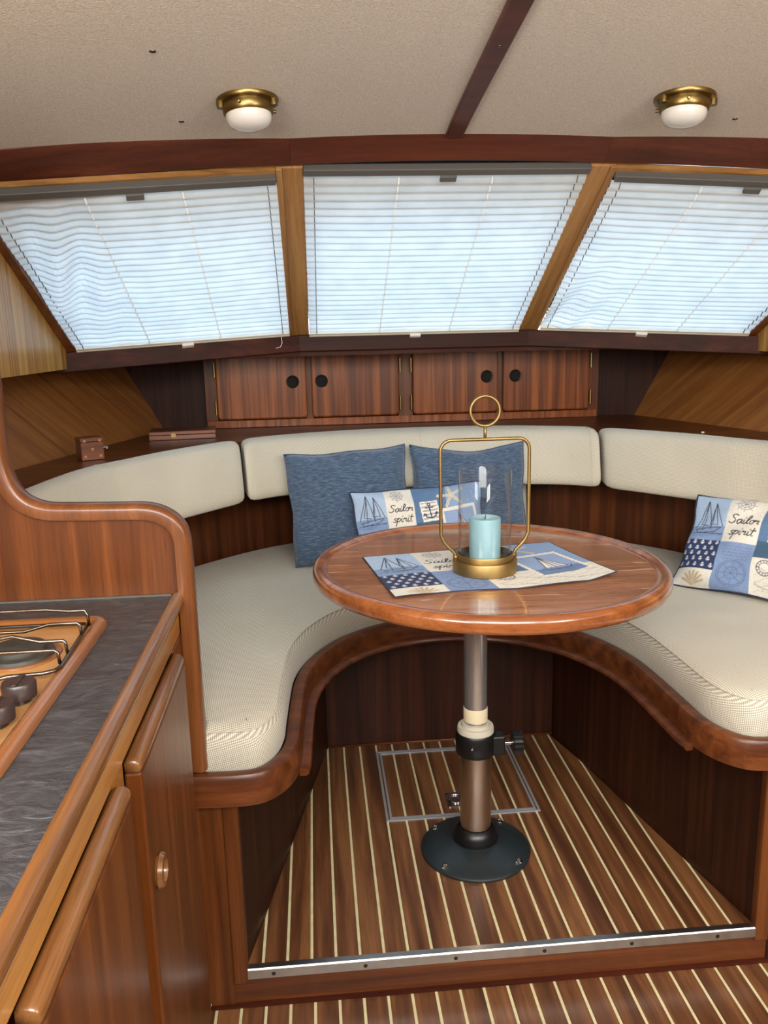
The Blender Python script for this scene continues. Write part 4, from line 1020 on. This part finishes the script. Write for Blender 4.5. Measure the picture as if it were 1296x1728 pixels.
cd = thing('candle', 'pale teal pillar candle inside the glass lantern', 'candle', (.360, 1.735, LZ + .0305))
lathe('wax', [(0, .0), (.033, .0), (.034, .002), (.0345, .085), (.0335, .089), (.030, .0895), (.026, .086), (0, .085)], 'candle', cd, n=48)
tube('wick', [(0, 0, .084), (.0008, 0, .090), (.002, .001, .095)], .0012, 'black', cd, 6)

# ================================================================== BLINDS
def blind(label, TL, TR, BR, BL, nrm, sag=0.0, seed=0, crease=None, edge_w=0.0):
    TL, TR, BR, BL = (Vector(p) for p in (TL, TR, BR, BL)); org = (BL + BR) / 2
    th = thing('pleated_blind', label, 'blind', tuple(org), 'pleated window blinds')
    rs = np.random.RandomState(seed); NP = 26; NU = 48
    vdir = ((BL + BR) / 2 - (TL + TR) / 2)
    def pt(u, v, d=0):
        p = TL * (1 - u) * (1 - v) + TR * u * (1 - v) + BR * u * v + BL * (1 - u) * v
        s = sag * math.sin(PI * u) * math.sin(PI * min(1, v * 1.15)) * .5
        return p + vdir * s - nrm * d
    prof = []
    for k_ in range(NP):     # shallow saw-tooth pleat: long slope, small tucked return that doubles the cloth
        v0 = k_ / NP; dv = 1 / NP
        prof += [(v0, .002), (v0 + dv * .55, .008), (v0 + dv * 1.03, .0120), (v0 + dv * .94, .0075)]
    prof.append((1.0, .002))
    V = []; F = []
    phs = rs.rand(12) * 6
    for j, (v, d) in enumerate(prof):
        vv_ = .03 + .955 * min(v, 1.0)
        for i in range(NU + 1):
            u = i / NU
            wob = .0006 * math.sin(9 * u + phs[2])
            dvv = 0
            if crease:
                cu, cv, amp = crease; g = math.exp(-((u - cu) / .16) ** 2 - ((v - cv) / .35) ** 2)
                wob += amp * g * math.sin(34 * u + 10 * v); dvv += amp * 1.3 * g * math.sin(12 * u + 3 * v)
            V.append(pt(u, min(.99, vv_ + dvv), d + wob) - org)
    k = NU + 1
    for j in range(len(prof) - 1):
        for i in range(NU): F.append((j * k + i, j * k + i + 1, (j + 1) * k + i + 1, (j + 1) * k + i))
    mesh('cloth', V, F, 'blind', th, smooth=False)
    ud = (TR - TL).normalized(); vd = vdir.normalized()
    def rail(name, a, b, h, d0, d1, mat):
        a, b = Vector(a), Vector(b); u = (b - a).normalized(); w = nrm.cross(u).normalized()
        if w.dot(vd) < 0: w = -w
        P = [a - org - nrm * d0, b - org - nrm * d0, b - org - nrm * d0 + w * h, a - org - nrm * d0 + w * h]
        return extr(name, P, -nrm * (d1 - d0), mat, th, bevel=.002)
    hr = rail('headrail', TL - vd * .006, TR - vd * .006, .023, -.004, .016, 'rail_grey')
    br = rail('bottom_rail', pt(0, .978), pt(1, .978), .020, -.002, .016, 'white_pl')
    rail('rail_lip', pt(0, .992), pt(1, .992), .006, .016, .0185, 'cream_pl').parent = br
    tm = pt(.5, 0) + vd * .012
    rail('pull_tab', tm - ud * .021, tm + ud * .021, .020, .016, .024, 'tab_grey').parent = hr
    bmid = pt(.5, .985) + vd * .004
    rail('pull_tab', bmid - ud * .019, bmid + ud * .019, .018, .016, .026, 'white_pl').parent = br
    # lift cords: one dash of cord per pleat
    for u in (.035, .33, .66, .965):
        V = []; F = []
        for k_ in range(NP):
            v0 = .03 + .955 * (k_ + .12) / NP; v1 = .03 + .955 * (k_ + .62) / NP; w = .0020 if .1 < u < .9 else .0012
            a = pt(u, v0, .0085) - org; b = pt(u, v1, .0165) - org; q = len(V)
            for p in (a, b):
                V += [p + ud * w, p - ud * w, p - ud * w - nrm * .002, p + ud * w - nrm * .002]
            F += [(q, q + 1, q + 5, q + 4), (q + 1, q + 2, q + 6, q + 5), (q + 2, q + 3, q + 7, q + 6), (q + 3, q, q + 4, q + 7), (q, q + 3, q + 2, q + 1), (q + 4, q + 5, q + 6, q + 7)]
        mesh('lift_cord', V, F, 'cord' if .1 < u < .9 else 'tab_grey', th)
    return th
blind('middle pleated blind between the two golden-lit mullions', (-.003, 2.193, 1.683), (.725, 2.193, 1.683), (.728, 2.945, 1.286), (-.006, 2.945, 1.286), nC, .02, 1, edge_w=.1)
bl1 = blind('creased pleated blind on the galley side window', (-.742, 2.048, 1.607), (-.072, 2.207, 1.666), (-.074, 2.915, 1.290), (-.735, 2.729, 1.255), nL, .03, 2, crease=(.13, .45, .016))
bl3 = blind('pleated blind on the window farthest from the galley', (mx(-.072), 2.207, 1.666), (mx(-.742), 2.048, 1.607), (mx(-.735), 2.729, 1.255), (mx(-.074), 2.915, 1.290), nR, .03, 3, crease=(.10, .85, .010))
ctail = Vector((-.105, 2.90, 1.272)) - bl1.location
tube('cord_tail', [tuple(ctail + Vector(v)) for v in ((0, 0, .012), (.004, -.004, .0), (.006, -.006, -.018), (.0, -.008, -.032), (-.016, -.008, -.036))], .0011, 'white_pl', bl1, 6)

# ================================================================== CEILING LAMPS
def ceiling_lamp(x, y, lab):
    z = zc(x, y); dx = -2 * .055 * (x - XC)
    o = thing('ceiling_lamp', lab, 'lamp', (x, y, z), 'brass ceiling lamps', (math.atan(.088) * -1.0, math.atan(-dx), 0))
    lathe('brass_plate', [(.0, .002), (.064, .002), (.0645, -.004), (.062, -.008), (.050, -.010), (.050, -.012), (0.045, -.012)], 'brass_lamp', o, n=48)
    lathe('bezel', [(.052, -.008), (.053, -.014), (.052, -.026), (.049, -.030), (.044, -.030)], 'brass_lamp', o, n=48)
    lathe('glass_dome', [(.0465, -.026), (.0475, -.034), (.0455, -.043), (.039, -.051), (.027, -.0565), (.012, -.0595), (0, -.060)], 'dome', o, n=48)
    for a in (75, 200, 325):
        ar = math.radians(a); lathe('thumb_screw', [(0, 0), (.004, .0), (.004, .010), (.0, .011)], 'brass_lamp', o, (.0, .0, -.019), n=10, axis='X').rotation_euler = (0, 0, 0)
    for c in [c for c in o.children if c.name.startswith('thumb_screw')]:
        pass
    for a, c in zip((-105, 20, 145), [c for c in o.children if c.name.startswith('thumb_screw')]):
        c.rotation_euler = (0, 0, math.radians(a)); c.location = (.050 * math.cos(math.radians(a)), .050 * math.sin(math.radians(a)), 0)
    for a in (-160, -20):
        ar = math.radians(a); lathe('bracket_tab', [(0, -.020), (.008, -.020), (.0085, -.012), (.008, -.006), (0, -.006)], 'brass_lamp', o, (.058 * math.cos(ar), .058 * math.sin(ar), 0), n=14)
    return o
ceiling_lamp(-.112, 1.875, 'brass ceiling lamp with frosted dome on the galley side')
ceiling_lamp(.820, 1.865, 'brass ceiling lamp with frosted dome right of the batten')

# ================================================================== SMALL THINGS ON THE SHELF
SZ = .929
db = thing('puzzle_box', 'small dark wooden cube box with pale round dots on the shelf', 'box', (-.672, 2.53, SZ), rot=(0, 0, rx(28)))
box('body', -.033, .033, -.033, .033, .0005, .054, 'case', db, bevel=.002)
box('lid', -.034, .034, -.034, .034, .0545, .066, 'case', db, bevel=.002)
M['dot'] = plain('pale_inlay_dot', (176, 132, 78), .5)
for face in ('front', 'side'):
    for u in (-.022, 0, .022):
        for v in (.012, .033, .058):
            if (u == 0) == (v == .033):
                if face == 'front': lathe('dot', [(0, -.0012), (.0042, -.001), (.0042, .0)], 'dot', db, (u, -.0338 if v > .054 else -.0328, v), n=12, axis='Y')
                else: lathe('dot', [(0, .0012), (.0042, .001), (.0042, .0)], 'dot', db, (.0338 if v > .054 else .0328, u, v), n=12, axis='X')
tube('key', [(.034, .01, .03), (.046, .01, .03), (.052, .012, .034), (.056, .01, .03), (.052, .008, .026), (.047, .01, .03)], .0016, 'chrome', db, 6)
cs = thing('flat_case', 'flat hinged dark wooden case with brass catch on the shelf', 'box', (-.47, 3.02, SZ), rot=(0, 0, rx(6)))
box('body', -.115, .115, -.07, .07, .0005, .017, 'case', cs, bevel=.002)
box('lid', -.115, .115, -.07, .07, .0178, .030, 'case', cs, bevel=.002)
box('catch', -.04, -.022, -.0735, -.070, .008, .024, 'brass', cs, bevel=.001)
lathe('catch_pin', [(0, -.003), (.003, -.003), (.003, 0)], 'brass', cs, (-.031, -.0735, .013), n=10, axis='Y')
sh_scr = lathe('screw', [(.006, .0), (.005, .003), (0, .004)], 'white_pl', sh, (1.288, 2.66, SZ), n=12)
